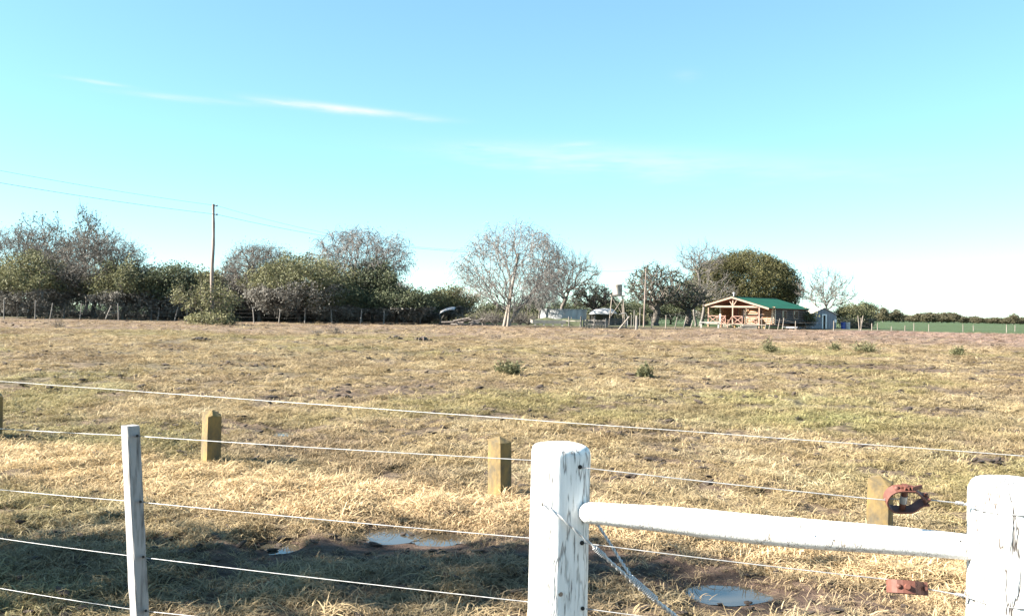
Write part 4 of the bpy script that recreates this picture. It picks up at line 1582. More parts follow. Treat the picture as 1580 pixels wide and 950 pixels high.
# round water tank
tc_ = P(869, 490, 106)
tc_.z = float(T_smooth(tc_.x, tc_.y))
tank = thing('water_tank', 'wide low round galvanised water tank behind the trough', 'water tank', tc_)
rad_t = 72 / 2 * 106 / FPX
top_z = P(869, 477, 106).z - tc_.z
n = 96
vs, fs = [], []
levels = 16
for i in range(levels + 1):
    z = -0.1 + (top_z + 0.1) * i / levels
    for k in range(n):
        t = 2 * math.pi * k / n
        r = rad_t + 0.018 * math.sin(i * math.pi)
        vs.append((math.cos(t) * r, math.sin(t) * r, z))
for i in range(levels):
    for k in range(n):
        fs.append((i * n + k, i * n + (k + 1) % n, (i + 1) * n + (k + 1) % n, (i + 1) * n + k))
MB().add(vs, fs, 0, True).build('wall', M['tank_metal'], tank)
for z in (0.12, 0.5, 0.95):
    z = top_z * z
    MB().tube([(math.cos(2 * math.pi * k / 64) * (rad_t + 0.02), math.sin(2 * math.pi * k / 64) * (rad_t + 0.02), z) for k in range(65)], 0.018, 6, cap=False).build('hoop', M['tank_metal'], tank)
MB().tube([(math.cos(2 * math.pi * k / 64) * rad_t, math.sin(2 * math.pi * k / 64) * rad_t, top_z) for k in range(65)], 0.03, 6, cap=False).build('rim', M['tank_metal'], tank)
mbw = MB()
mbw.add([(0, 0, top_z - 0.25)] + [(math.cos(2 * math.pi * k / 64) * (rad_t - 0.04), math.sin(2 * math.pi * k / 64) * (rad_t - 0.04), top_z - 0.25) for k in range(64)], [(0, k + 1, (k + 1) % 64 + 1) for k in range(64)])
mbw.build('water', M['water'], tank)

# low earth bank thrown up in front of the tank
vs, fs = [], []
nb = 40
for i in range(nb + 1):
    f = i / nb
    q = P(806 + 110 * f, 490, 101.2)
    env = math.sin(math.pi * f) ** 0.5
    z0_ = float(T_smooth(q.x, q.y))
    hb = (0.86 + 0.10 * math.sin(9 * f) + 0.06 * math.sin(23 * f)) * env
    for (yy, zz) in ((-1.5, -0.05), (-0.9, 0.35 * hb), (-0.35, 0.85 * hb), (0.2, hb), (0.9, 0.75 * hb), (1.6, -0.05)):
        vs.append((q.x, q.y + yy, z0_ + zz))
for i in range(nb):
    for k in range(5):
        fs.append((i * 6 + k, (i + 1) * 6 + k, (i + 1) * 6 + k + 1, i * 6 + k + 1))
tag(MB().add(vs, fs, 0, True).build('earth_bank', M['bank']), kind='structure')

# drinking trough
TD = 97
ta, tb = P(818, 497, TD), P(873, 498.5, TD)
gz = float(T_smooth(ta.x, ta.y))
tr = thing('water_trough', 'long pale drinking trough on short legs in front of round tank', 'trough', (ta.x, ta.y, gz))
Lt = tb.x - ta.x
zt0 = P(845, 494, TD).z - gz
zb0 = P(845, 499, TD).z - gz
vs, fs = [], []
prof_t = [(-0.36, zt0), (-0.28, zb0), (0.28, zb0), (0.36, zt0), (0.28, zt0), (0.2, zb0 + 0.08), (-0.2, zb0 + 0.08), (-0.28, zt0)]
for x in (0.0, 0.25, Lt - 0.05, Lt):
    for (y, z) in prof_t:
        k = 0.55 if x == 0 else 1.0
        vs.append((x, y * k, z + (0.12 if x == 0 else 0)))
for i in range(3):
    for k in range(8):
        fs.append((i * 8 + k, i * 8 + (k + 1) % 8, (i + 1) * 8 + (k + 1) % 8, (i + 1) * 8 + k))
fs += [tuple(range(8))[::-1], tuple(24 + k for k in range(8))]
MB().add(vs, fs).build('basin', M['trough'], tr)
for x in (0.55, 1.5, 2.5, Lt - 0.4):
    MB().box((x, 0, (zb0 - 0.2) / 2), (0.16, 0.5, zb0 + 0.2)).build('leg', M['trough'], tr)

# tank tower
WD = 108
wc = P(952, 490, WD)
gz = float(T_smooth(wc.x, wc.y))
wc.z = gz
tw = thing('tank_tower', 'small round stained tank raised on a braced pole stand', 'water tower', wc)
zt_, zb_ = P(952, 439, WD).z - gz, P(952, 455, WD).z - gz
rt_ = 7.3 * WD / FPX
prof_w = [(rt_ * 0.97, zb_), (rt_, zb_ + 0.08), (rt_ * 1.0, zt_ - 0.1), (rt_ * 1.04, zt_ - 0.05), (rt_ * 1.04, zt_), (rt_ * 0.5, zt_ + 0.06)]
vs, fs = [], []
for (r, z) in prof_w:
    for k in range(28):
        t = 2 * math.pi * k / 28
        vs.append((math.cos(t) * r, math.sin(t) * r, z))
for i in range(len(prof_w) - 1):
    for k in range(28):
        fs.append((i * 28 + k, i * 28 + (k + 1) % 28, (i + 1) * 28 + (k + 1) % 28, (i + 1) * 28 + k))
fs.append(tuple(range(28))[::-1]); fs.append(tuple((len(prof_w) - 1) * 28 + k for k in range(28)))
MB().add(vs, fs, 0, True).build('tank', M['tank_fibre'], tw)
MB().box((0, 0, zb_ - 0.09), (1.7, 1.5, 0.14)).build('platform', M['fence_timber'], tw)
legs = [(-0.72, -0.6), (0.62, -0.6), (-0.6, 0.6), (0.62, 0.6)]
for (x, y) in legs:
    MB().tube([(x * 1.45, y * 1.3, -0.1), (x, y, zb_ - 0.16)], [0.07, 0.06], 7).build('leg', M['pole_pale'], tw)
MB().tube([(-0.95, -0.74, zb_ * 0.25), (0.62, -0.62, zb_ * 0.9)], 0.045, 6).build('brace', M['pole_pale'], tw)
MB().tube([(0.85, -0.74, zb_ * 0.25), (-0.72, -0.62, zb_ * 0.9)], 0.045, 6).build('brace', M['pole_pale'], tw)
MB().tube([(0.2, -0.9, zb_ * 0.38), (0.9, -0.9, zb_ * 0.42), (1.15, -0.9, zb_ * 0.3), (1.2, -0.9, 0)], 0.03, 6).build('pipe', M['soot'], tw)

# white tarpaulin shelter between
SD = 112
sc_ = P(930, 490, SD)
gz = float(T_smooth(sc_.x, sc_.y))
sc_.z = gz
sh = thing('tarpaulin_shelter', 'low dark shelter under a bulging white tarpaulin below the tank tower', 'shelter', sc_)
wx = 21 * SD / FPX
z1, z0 = P(930, 475.5, SD).z - gz, P(930, 485, SD).z - gz
vs, fs = [], []
nu, nv = 16, 8
for i in range(nu + 1):
    for j in range(nv + 1):
        u, v = i / nu * 2 - 1, j / nv * 2 - 1
        hgt = max(0.0, (1 - abs(u) ** 2.2)) ** 0.7 * (1 - 0.97 * v ** 4)
        vs.append((u * wx, v * 1.5, z0 + (z1 - z0) * hgt * (1 + 0.06 * math.sin(5 * u + 3 * v)) + (0.15 if u > 0.4 else 0)))
for i in range(nu):
    for j in range(nv):
        fs.append((i * (nv + 1) + j, (i + 1) * (nv + 1) + j, (i + 1) * (nv + 1) + j + 1, i * (nv + 1) + j + 1))
tarp = MB().add(vs, fs, 0, True).build('tarpaulin', M['white_tarp'], sh)
sm_ = tarp.modifiers.new('thickness', 'SOLIDIFY')
sm_.thickness = 0.04
for (x, y) in ((-0.85, -1.3), (0.0, -1.3), (0.85, -1.3), (-0.85, 1.3), (0.85, 1.3)):
    MB().tube([(x * wx, y, -0.1), (x * wx, y, z0 + 0.05)], 0.05, 6).build('post', M['fence_dark'], sh)
MB().box((0, 1.3, z0 / 2), (wx * 1.8, 0.06, z0)).build('back_wall', M['fence_dark'], sh)

# corral between trough and cabin
co = gpt(900, 506)
corral = thing('corral_fence', 'grey timber corral fence with palings and a boarded gate', 'fence', co)
for px, py, hpx, r in [(851, 500.5, 11, 0.05), (864, 501, 12, 0.06), (878, 503, 15, 0.075), (881, 502, 13, 0.05), (896, 504.5, 17, 0.10), (900, 505.5, 15, 0.06), (917, 506, 19, 0.085), (935, 507, 16, 0.08), (937, 507, 13, 0.06), (966, 507, 13, 0.07)]:
    g = gpt(px, py)
    h = hpx * g.y / FPX
    MB().tube([g - co + Vector((0, 0, -0.1)), g - co + Vector((rr5.uniform(-0.05, 0.05), 0, h))], [r, r * 0.9], 7).build('post', M['fence_timber'], corral)
for px in np.arange(902, 935, 2.6):
    g = gpt(float(px), 505.2 + (px - 900) * 0.045)
    h = rr5.uniform(8, 12.5) * g.y / FPX
    q = g - co
    MB().box((q.x, q.y, h / 2), (0.11, 0.03, h + 0.1), Matrix.Rotation(rr5.uniform(-0.06, 0.06), 3, 'Y')).build('paling', M['fence_timber'], corral)
for k in range(5):
    a, b = gpt(938, 506.8) - co, gpt(966, 506.8) - co
    z = 0.15 + k * 0.19
    MB().beam(a + Vector((0, -0.08, z)), b + Vector((0, -0.08, z + rr5.uniform(-0.05, 0.05))), 0.04, 0.10).build('gate_board', M['fence_dark'], corral)
for z in (0.35, 0.75):
    a, b = gpt(900, 505.4) - co, gpt(936, 506.8) - co
    MB().beam(a + Vector((0, 0.07, z)), b + Vector((0, 0.07, z)), 0.04, 0.09).build('rail', M['fence_timber'], corral)
a, b = gpt(851, 500.5) - co, gpt(896, 504.5) - co
MB().beam(a + Vector((0, 0, 0.55)), b + Vector((0, 0, 0.6)), 0.05, 0.08).build('rail', M['fence_timber'], corral)
g = gpt(954, 508.5)
g2 = P(971, 488.5, g.y + 0.8)
o = MB().tube([Vector((0, 0, -0.05)), g2 - g], [0.085, 0.075], 8).build('slanting_pole', M['pole_pale'], loc=g)
tag(o, 'pale slanting pole propped against the right end of corral', 'pole')
g = gpt(982, 508.8)
o = MB().tube([(0, 0, -0.1), (0.01, 0, 0.6), (0.02, 0, 1.3)], [0.13, 0.12, 0.11], 8).build('stout_post', M['fence_timber'], loc=g)
tag(o, 'stout grey post standing alone left of slim wooden pole', 'post')
for k, (px, py, h, lab) in enumerate([(974, 504, 1.3, 'thin grey post right of the slanting pole'), (978, 503, 1.9, 'taller thin grey post right of the slanting pole'), (987, 503, 2.2, 'tallest thin grey post just left of slim wooden pole')]):
    g = gpt(px, py)
    o = MB().tube([(0, 0, -0.1), (0.02, 0, h)], [0.06, 0.05], 6).build('thin_post', M['fence_timber'], loc=g)
    tag(o, lab, 'post')

# lean-to with the white sheet, pole frame and wood heap left of the big bare tree
LD = 98
lc = P(690, 492, LD)
lc.z = float(T_smooth(lc.x, lc.y))
lean = thing('lean_to', 'makeshift lean-to with a tilted white sheet on crooked poles', 'lean-to', lc)
pA, pB = P(679, 484, LD) - lc, P(702, 477.5, LD) - lc
vs, fs = [], []
for i in range(9):
    f = i / 8
    q = pA.lerp(pB, f)
    hump = 0.16 * math.sin(math.pi * f)
    vs += [(q.x, -0.7, q.z + hump), (q.x, 0.7, q.z + hump + 0.3)]
for i in range(8):
    fs.append((i * 2, i * 2 + 2, i * 2 + 3, i * 2 + 1))
o = MB().add(vs, fs, 0, True).build('sheet', M['white_tarp'], lean)
sm_ = o.modifiers.new('thickness', 'SOLIDIFY'); sm_.thickness = 0.05
for (xa, ya, xb, yb) in [(677, 500, 686, 484), (703, 499, 709, 484), (714, 499, 713, 482)]:
    a_, b_ = P(xa, ya, LD) - lc, P(xb, yb, LD) - lc
    MB().tube([a_, b_], [0.07, 0.055], 6).build('pole', M['fence_timber'], lean)
AF = gpt(630, 500)
af = thing('pole_frame', 'leaning pole frame of crossed posts at right end of windbreak fence', 'frame', AF)
for (xa, ya, xb, yb) in [(622, 497.5, 637, 474), (638.5, 498, 636, 474), (640, 498, 640.5, 475), (648, 498, 650, 482)]:
    a_, b_ = P(xa, ya, AF.y) - AF, P(xb, yb, AF.y) - AF
    MB().tube([a_, b_], [0.075, 0.06], 6).build('pole', M['fence_timber'], af)
hp = gpt(700, 502)
for k in range(11):
    x = rr5.uniform(-1.6, 2.2)
    a_ = Vector((x, rr5.uniform(-0.5, 0.5), 0.12 + 0.16 * (k % 4)))
    b_ = a_ + Vector((rr5.uniform(0.7, 1.5), rr5.uniform(-0.4, 0.4), rr5.uniform(-0.05, 0.2)))
    o = MB().tube([a_, b_], [0.11, 0.09], 7).build('felled_log', M['stack_wood'], loc=hp)
    tag(o, 'grey felled log in the loose heap below the white sheet lean-to', 'log', 'felled logs heaped by the lean-to')
for k, (px, sc0) in enumerate([(745, 1.0), (765, 0.8), (802, 0.9), (815, 0.7)]):
    g = gpt(px, 501.5)
    mt, mc = make_tree(300 + k, 1.3 * sc0, 0.1, 1.3 * sc0, 0.2, 'bare', nmul=0.16, bark='bark_pale')
    o = thing('fallen_branch', ['heap of cut pale branches well left of big bare tree', 'smaller heap of cut branches next left of big bare tree', 'heap of cut pale branches next right of big bare tree', 'small heap of cut branches left of water trough'][k], 'branches', g)
    link('limb', mt, o)
    link('twigs', mc, o)

# ------------------------------------------------------------------ log cabin
TH = R(47)
hc = P(1131, 490, 105)
hc.z = float(T_smooth(hc.x, hc.y))
cab = thing('log_cabin', 'log cabin with green gabled roof and open porch facing left', 'house', hc, -TH)
XL, XR = -3.75, 4.95          # eaves left and right of the ridge
APEX, EL_, ER_ = 3.60, 2.62, 2.30
LEN = 9.2
WL, WRr = -3.35, 4.45         # walls
FL = 0.45                     # floor


def slope_z(x):
    return APEX + (EL_ - APEX) * (x / XL) if x < 0 else APEX + (ER_ - APEX) * (x / XR)


# roof: two corrugated slopes
roof = None
for (x0, x1) in ((0.0, XL), (0.0, XR)):
    vs, fs = [], []
    ncor = 150
    for j in range(ncor + 1):
        y = -0.35 + (LEN + 0.7) * j / ncor
        for i in range(2):
            x = x0 + (x1 - x0) * i
            z = slope_z(x) + 0.075 + 0.012 * math.sin(j * math.pi / 2)
            vs.append((x, y, z))
    for j in range(ncor):
        q = (j * 2, j * 2 + 1, j * 2 + 3, j * 2 + 2)
        fs.append(q if x1 < 0 else q[::-1])
    if roof is None:
        roof = MB().add(vs, fs).build('roof', M['roof_green'], cab)
    else:
        MB().add(vs, fs).build('roof_slope', M['roof_green'], roof)
MB().beam((0, -0.36, APEX + 0.10), (0, LEN + 0.36, APEX + 0.10), 0.30, 0.05).build('ridge_cap', M['roof_green'], roof)
# soffit boards below the sheets
for (x0, x1) in ((-0.02, XL + 0.04), (0.02, XR - 0.04)):
    vs = [(x0, -0.3, slope_z(x0) + 0.045), (x1, -0.3, slope_z(x1) + 0.045), (x1, LEN + 0.3, slope_z(x1) + 0.045), (x0, LEN + 0.3, slope_z(x0) + 0.045)]
    vs += [(v_[0], v_[1], v_[2] - 0.03) for v_ in vs]
    MB().add(vs, [(0, 1, 2, 3), (7, 6, 5, 4), (0, 4, 5, 1), (1, 5, 6, 2), (2, 6, 7, 3), (3, 7, 4, 0)]).build('soffit', M['ceiling_board'], cab)
# barge boards, tie beam, king post, struts
for x1 in (XL, XR):
    MB().beam((0, -0.37, APEX - 0.02), (x1, -0.37, slope_z(x1) - 0.02), 0.05, 0.20).build('barge_board', M['timber_pale'], cab)
ZB = 2.50
MB().beam((XL + 0.3, -0.05, ZB), (3.9, -0.05, ZB), 0.14, 0.20).build('tie_beam', M['timber_pale'], cab)
MB().beam((0, -0.05, ZB + 0.1), (0, -0.05, APEX - 0.1), 0.14, 0.14).build('king_post', M['timber_pale'], cab)
for s in (-1, 1):
    MB().beam((0.06 * s, -0.04, ZB + 0.14), (0.62 * s, -0.04, slope_z(0.62 * s) - 0.05), 0.10, 0.10).build('strut', M['timber_pale'], cab)
for x in (XL + 0.35, 0.0, 3.55):
    MB().beam((x, -0.05, 0.05), (x, -0.05, ZB - 0.1), 0.14, 0.14).build('porch_post', M['timber_pale'], cab)
# dark gable board wall well inside
vs = [(XL + 0.35, 3.1, ZB), (3.9, 3.1, ZB), (0, 3.1, APEX)]
vs += [(a_, b_ + 0.06, c_) for a_, b_, c_ in vs]
MB().add(vs, [(0, 1, 2), (5, 4, 3), (0, 3, 4, 1), (1, 4, 5, 2), (2, 5, 3, 0)]).build('gable_boards', M['ceiling_board'], cab)
# deck planks
for k in range(16):
    y = -0.2 + k * 0.21
    MB().box(((XL + 0.2 + WRr) / 2, y, FL - 0.03), (WRr - XL - 0.2, 0.195, 0.05)).build('deck_plank', M['plank'], cab)
for x in (XL + 0.3, -1.6, 0.3, 2.2, 4.2):
    MB().box((x, 0.0, FL / 2 - 0.1), (0.22, 0.22, FL + 0.05)).build('pier', M['concrete'], cab)


# log walls: every log its own piece, with ends crossing at corners
def log_wall(x0, y0, x1, y1, z0, z1, gaps=(), over=0.22, zoff=0.0, logm='log'):
    dia = 0.27
    d = Vector((x1 - x0, y1 - y0, 0)); L = d.length; d.normalize()
    z = z0 + dia / 2 + zoff
    k = 0
    while z < z1 - 0.06:
        # gaps are (s0, s1, za, zb) openings
        segs = [(-over, L + over)]
        for (s0, s1, za, zb) in gaps:
            if za < z < zb:
                ns = []
                for (a_, b_) in segs:
                    if s1 <= a_ or s0 >= b_:
                        ns.append((a_, b_))
                    else:
                        if s0 > a_:
                            ns.append((a_, s0))
                        if s1 < b_:
                            ns.append((s1, b_))
                segs = ns
        for (a_, b_) in segs:
            if b_ - a_ < 0.15:
                continue
            A = Vector((x0, y0, z)) + d * a_
            B = Vector((x0, y0, z)) + d * b_
            jj = rr5.uniform(-0.012, 0.012)
            mbl = MB()
            mbl.tube([A, B], [dia * 0.51 + jj, dia * 0.5 - jj], 10)
            mbl.mi = [0] * (len(mbl.f) - 2) + [1, 1]
            mbl.build('log', [M[logm], M['log_end']], cab)
        z += dia * 0.97
        k += 1


WY = 1.5
log_wall(0.9, WY, WRr, WY, FL, 2.5, gaps=[(1.55, 2.15, 1.1, 2.2)])            # sunlit right half of the front
log_wall(WRr, WY, WRr, LEN, FL, 2.35, gaps=[(1.7, 2.7, 1.2, 2.1), (4.3, 5.3, 1.2, 2.1)], zoff=0.13, logm='log_shade')   # long side, its shade put into a darker log colour
log_wall(0.9, WY, 0.9, 3.2, FL, 2.5, zoff=0.13)
log_wall(WL + 0.9, 1.2, WL + 0.9, 3.2, FL, 2.5, zoff=0.13)
log_wall(WL, 3.2, 0.9, 3.2, FL, 2.5, gaps=[(1.2, 2.1, 0.4, 2.3), (2.6, 3.5, 1.1, 2.2)])
log_wall(WL, 3.2, WL, LEN, FL, 2.5, zoff=0.13)
MB().box(((WL + WRr) / 2, LEN - 0.2, 1.4), (WRr - WL, 0.2, 2.4)).build('rear_wall', M['log'], cab)
# window in the sunny wall
wx0 = 0.9 + 1.85
win = MB().box((wx0, WY + 0.05, 1.64), (0.56, 0.04, 1.0)).build('window', M['glass'], cab)
for (cx, cz, sx, sz) in ((wx0 - 0.31, 1.64, 0.09, 1.16), (wx0 + 0.31, 1.64, 0.09, 1.16), (wx0, 2.18, 0.56, 0.09), (wx0, 1.10, 0.72, 0.09)):
    MB().box((cx, WY - 0.1, cz), (sx, 0.12, sz)).build('frame', M['timber_pale'], win)
# windows on the long side
for y in (WY + 2.2, WY + 4.8):
    w2 = MB().box((WRr - 0.05, y, 1.65), (0.04, 0.98, 0.9)).build('window', M['glass'], cab)
    for (cy, cz, sy, sz) in ((y - 0.5, 1.65, 0.1, 1.0), (y + 0.5, 1.65, 0.1, 1.0), (y, 2.12, 0.9, 0.1), (y, 1.18, 0.9, 0.1), (y, 1.65, 0.05, 0.86)):
        MB().box((WRr + 0.11, cy, cz), (0.1, sy, sz)).build('frame', M['timber_pale'], w2)
# door and curtained window in the recess
dx = WL + 1.65
door = MB().box((dx, 3.22, FL + 0.98), (0.86, 0.06, 1.92)).build('door', M['ceiling_board'], cab)
MB().tube([(dx + 0.32, 3.16, FL + 1.0), (dx + 0.32, 3.08, FL + 1.0)], 0.03, 8).build('handle', M['soot'], door)
for x in (dx - 0.47, dx + 0.47):
    MB().box((x, 3.10, FL + 0.98), (0.09, 0.14, 2.0)).build('frame', M['timber_pale'], door)
w3x = WL + 3.05
w3 = MB().box((w3x, 3.24, 1.65), (0.88, 0.04, 1.1)).build('window', M['glass'], cab)
for s in (-0.28, 0.28):
    MB().box((w3x + s, 3.20, 1.65), (0.24, 0.02, 1.05)).build('curtain', M['curtain'], w3)
for (cx, cz, sx, sz) in ((w3x - 0.47, 1.65, 0.09, 1.2), (w3x + 0.47, 1.65, 0.09, 1.2), (w3x, 2.22, 0.88, 0.09), (w3x, 1.07, 0.88, 0.09)):
    MB().box((cx, 3.10, cz), (sx, 0.12, sz)).build('frame', M['timber_pale'], w3)


# railing with crossed bars
def rail_panel(x0, x1):
    z0, z1 = FL + 0.08, FL + 0.92
    MB().beam((x0, -0.05, z1), (x1, -0.05, z1), 0.10, 0.08).build('top_rail', M['timber_red'], cab)
    MB().beam((x0, -0.05, z0), (x1, -0.05, z0), 0.07, 0.07).build('bottom_rail', M['timber_red'], cab)
    n = max(1, round((x1 - x0) / 1.2))
    for i in range(n):
        a_, b_ = x0 + (x1 - x0) * i / n, x0 + (x1 - x0) * (i + 1) / n
        MB().beam((a_ + 0.03, -0.05, z0 + 0.05), (b_ - 0.03, -0.05, z1 - 0.05), 0.05, 0.07).build('cross_bar', M['timber_red'], cab)
        MB().beam((a_ + 0.03, -0.10, z1 - 0.05), (b_ - 0.03, -0.10, z0 + 0.05), 0.05, 0.07).build('cross_bar', M['timber_red'], cab)
        MB().beam((b_, -0.05, FL), (b_, -0.05, z1), 0.08, 0.08).build('baluster', M['timber_red'], cab)


rail_panel(XL + 0.42, -1.0)
rail_panel(0.07, 1.3)
rail_panel(1.9, 3.48)
MB().beam((-1.0, -0.05, FL), (-1.0, -0.05, FL + 1.0), 0.09, 0.09).build('newel_post', M['timber_red'], cab)
for k in range(2):
    MB().box((-0.5, -0.45 - 0.3 * k, FL - 0.16 - 0.15 * k), (0.95, 0.3, 0.06)).build('step', M['plank'], cab)
for s in (-0.45, 0.45):
    MB().beam((-0.5 + s, -0.15, FL + 0.85), (-0.5 + s, -1.0, 0.55), 0.07, 0.08).build('stair_rail', M['timber_red'], cab)
    MB().beam((-0.5 + s, -1.0, 0.0), (-0.5 + s, -1.0, 0.6), 0.08, 0.08).build('newel_post', M['timber_red'], cab)
MB().tube([(-1.5, 2.4, 3.1), (-1.5, 2.4, 4.15)], 0.07, 10).build('flue', M['soot'], cab)
MB().tube([(-1.5, 2.4, 4.12), (-1.5, 2.4, 4.2), (-1.5, 2.4, 4.3)], [0.17, 0.15, 0.03], 10).build('flue_cap', M['soot'], cab)


def at_px(px, py, d):
    q = P(px, py, d)
    q.z = float(T_smooth(q.x, q.y))
    return q


def chair(loc, rz, label):
    o = thing('porch_chair', label, 'chair', loc, rz, 'chairs on the porch')
    MB().box((0, 0, 0.42), (0.5, 0.5, 0.06)).build('seat', M['timber_pale'], o)
    MB().box((0, 0.24, 0.75), (0.5, 0.05, 0.5), Matrix.Rotation(R(-10), 3, 'X')).build('backrest', M['timber_pale'], o)
    for x in (-0.21, 0.21):
        for y in (-0.21, 0.21):
            MB().box((x, y, 0.2), (0.05, 0.05, 0.4)).build('leg', M['timber_pale'], o)


cm = Matrix.Translation(hc) @ Matrix.Rotation(-TH, 4, 'Z')
chair(cm @ Vector((-2.6, 1.4, FL)), R(20) - TH, 'pale wooden chair at the left end of cabin porch')
chair(cm @ Vector((-1.5, 1.7, FL)), R(-30) - TH, 'pale wooden chair beside the door on cabin porch')
# table by the sunny wall
o = thing('porch_table', 'orange wooden table against the sunlit log wall on porch', 'table', cm @ Vector((2.3, 0.75, FL)), -TH)
MB().box((0, 0, 0.74), (1.5, 0.75, 0.05)).build('tabletop', M['timber_pale'], o)
for x in (-0.65, 0.65):
    for y in (-0.3, 0.3):
        MB().box((x, y, 0.36), (0.07, 0.07, 0.72)).build('leg', M['timber_pale'], o)
# bench and planks in front of the porch
b0 = at_px(1095, 505, 100)
o = thing('bench', 'pale slab bench standing before the left end of cabin porch', 'bench', b0, R(-12))
MB().box((0, 0, 0.62), (2.3, 0.7, 0.14)).build('slab', M['trough'], o)
for x in (-0.95, 0.95):
    MB().box((x, 0, 0.26), (0.18, 0.55, 0.56)).build('support', M['trough'], o)
b1 = at_px(1152, 507, 98)
for k in range(4):
    o = MB().box((0, 0, 0.06), (2.2 - 0.2 * k, 0.22, 0.11)).build('loose_plank', M['plank'], loc=b1 + Vector((0.1 * k, -0.1 + 0.05 * (k % 2), 0.115 * k)), rotz=R(-4 + 3 * k))
    tag(o, 'pale loose plank in the low pile below the sunlit cabin wall', 'plank', 'planks piled before the cabin')

# ------------------------------------------------------------------ shed
SHD = 112
s0 = at_px(1270, 500, SHD)
shed = thing('shed', 'weathered grey blue gabled sheet metal shed right of the log cabin', 'shed', s0, R(18))
ku = SHD / FPX
xl, xr = -23 * ku, 24 * ku
ez, az_ = P(1250, 484.5, SHD).z - s0.z, P(1270, 475, SHD).z - s0.z
SL = 5.0


def sheet_wall(name, x0, x1, y, zt_fn, parent, skip=None):
    vs, fs = [], []
    n = 60
    for i in range(n + 1):
        x = x0 + (x1 - x0) * i / n
        yy = y + 0.02 * math.sin(i * math.pi / 2)
        vs += [(x, yy, -0.05), (x, yy, zt_fn(x))]
    for i in range(n):
        fs.append((i * 2, i * 2 + 2, i * 2 + 3, i * 2 + 1))
    return MB().add(vs, fs).build(name, M['shed_sheet'], parent)


def gz_(x):
    return az_ + (ez - az_) * (abs(x) / xr)


sheet_wall('front_wall', xl, xr, 0, gz_, shed)
for x in (xl, xr):
    MB().box((x, SL / 2, ez / 2), (0.04, SL, ez)).build('side_wall', M['shed_sheet'], shed)
sheet_wall('rear_wall', xl, xr, SL, gz_, shed)
for s, xe in ((-1, xl * 1.08), (1, xr * 1.08)):
    vs = [(0, -0.2, az_ + 0.05), (xe, -0.2, gz_(xe) + 0.05), (xe, SL + 0.2, gz_(xe) + 0.05), (0, SL + 0.2, az_ + 0.05)]
    vs += [(a_, b_, c_ - 0.04) for a_, b_, c_ in vs]
    MB().add(vs, [(0, 1, 2, 3), (7, 6, 5, 4), (0, 4, 5, 1), (1, 5, 6, 2), (2, 6, 7, 3), (3, 7, 4, 0)]).build('roof_slope', M['shed_roof'], shed)
dw = 0.32
dxs = (1271.5 - 1270) * ku
dh = P(1270, 487, SHD).z - s0.z
dr = MB().box((dxs, -0.03, dh / 2), (dw, 0.04, dh)).build('doorway', M['hole'], shed)
for x in (dxs - dw / 2 - 0.1, dxs + dw / 2 + 0.1):
    MB().box((x, -0.06, dh / 2 + 0.1), (0.16, 0.08, dh + 0.2)).build('frame', M['white_panel'], dr)
MB().box((dxs, -0.06, dh + 0.13), (dw + 0.05, 0.08, 0.14)).build('frame', M['white_panel'], dr)
bx_ = (1292 - 1270) * ku
o = MB().box((0, 0, 0), (0.32, 0.04, 0.4)).build('notice_board', M['white_panel'], loc=s0 + Vector((bx_ * math.cos(R(18)), bx_ * math.sin(R(18)) - 0.12, P(1292, 495, SHD).z - s0.z)), rotz=R(18))
tag(o, 'small blank white panel fixed to the right side of the shed front', 'panel')
# low annex between cabin and shed
an = at_px(1240, 500, 121)
annex = thing('annex', 'low outbuilding with pale sloping roof between log cabin and shed', 'outbuilding', an, R(-4))
ka = 121 / FPX
w_ = 22 * ka
zf, zr = P(1240, 483, 121).z - an.z, P(1240, 477, 121).z - an.z
MB().box((0, 0, zf / 2), (2 * w_, 0.06, zf)).build('front_wall', M['shed_sheet'], annex)
for x in (-w_, w_):
    MB().add([(x, 0.04, 0), (x, 4, 0), (x, 4, zr), (x, 0.04, zf)], [(0, 1, 2, 3)]).build('side_wall', M['shed_sheet'], annex)
vs = [(-w_ * 1.04, -0.3, zf), (w_ * 1.04, -0.3, zf), (w_ * 1.04, 4.1, zr + 0.05), (-w_ * 1.04, 4.1, zr + 0.05)]
vs += [(a_, b_, c_ + 0.05) for a_, b_, c_ in vs]
MB().add(vs, [(3, 2, 1, 0), (4, 5, 6, 7), (0, 1, 5, 4), (1, 2, 6, 5), (2, 3, 7, 6), (3, 0, 4, 7)]).build('roof', M['shed_roof'], annex)
# drums at the right of the shed
for k, (px, lab, mt_) in enumerate([(1301, 'blue drum standing at the right corner of the shed', 'blue_drum'), (1308, 'grey drum standing right of the blue drum by shed', 'soot')]):
    g = at_px(px, 505, 113)
    prof_d = [(0.29, 0.0), (0.30, 0.02), (0.29, 0.05), (0.285, 0.3), (0.305, 0.32), (0.285, 0.34), (0.285, 0.58), (0.305, 0.6), (0.285, 0.62), (0.29, 0.86), (0.30, 0.89), (0.27, 0.9), (0.26, 0.87)]
    vs, fs = [], []
    for (r, z) in prof_d:
        for q in range(20):
            t = 2 * math.pi * q / 20
            vs.append((math.cos(t) * r, math.sin(t) * r, z))
    for i in range(len(prof_d) - 1):
        for q in range(20):
            fs.append((i * 20 + q, i * 20 + (q + 1) % 20, (i + 1) * 20 + (q + 1) % 20, (i + 1) * 20 + q))
    fs.append(tuple((len(prof_d) - 1) * 20 + q for q in range(20)))
    tag(MB().add(vs, fs).build('drum', M[mt_], loc=g), lab, 'drum')
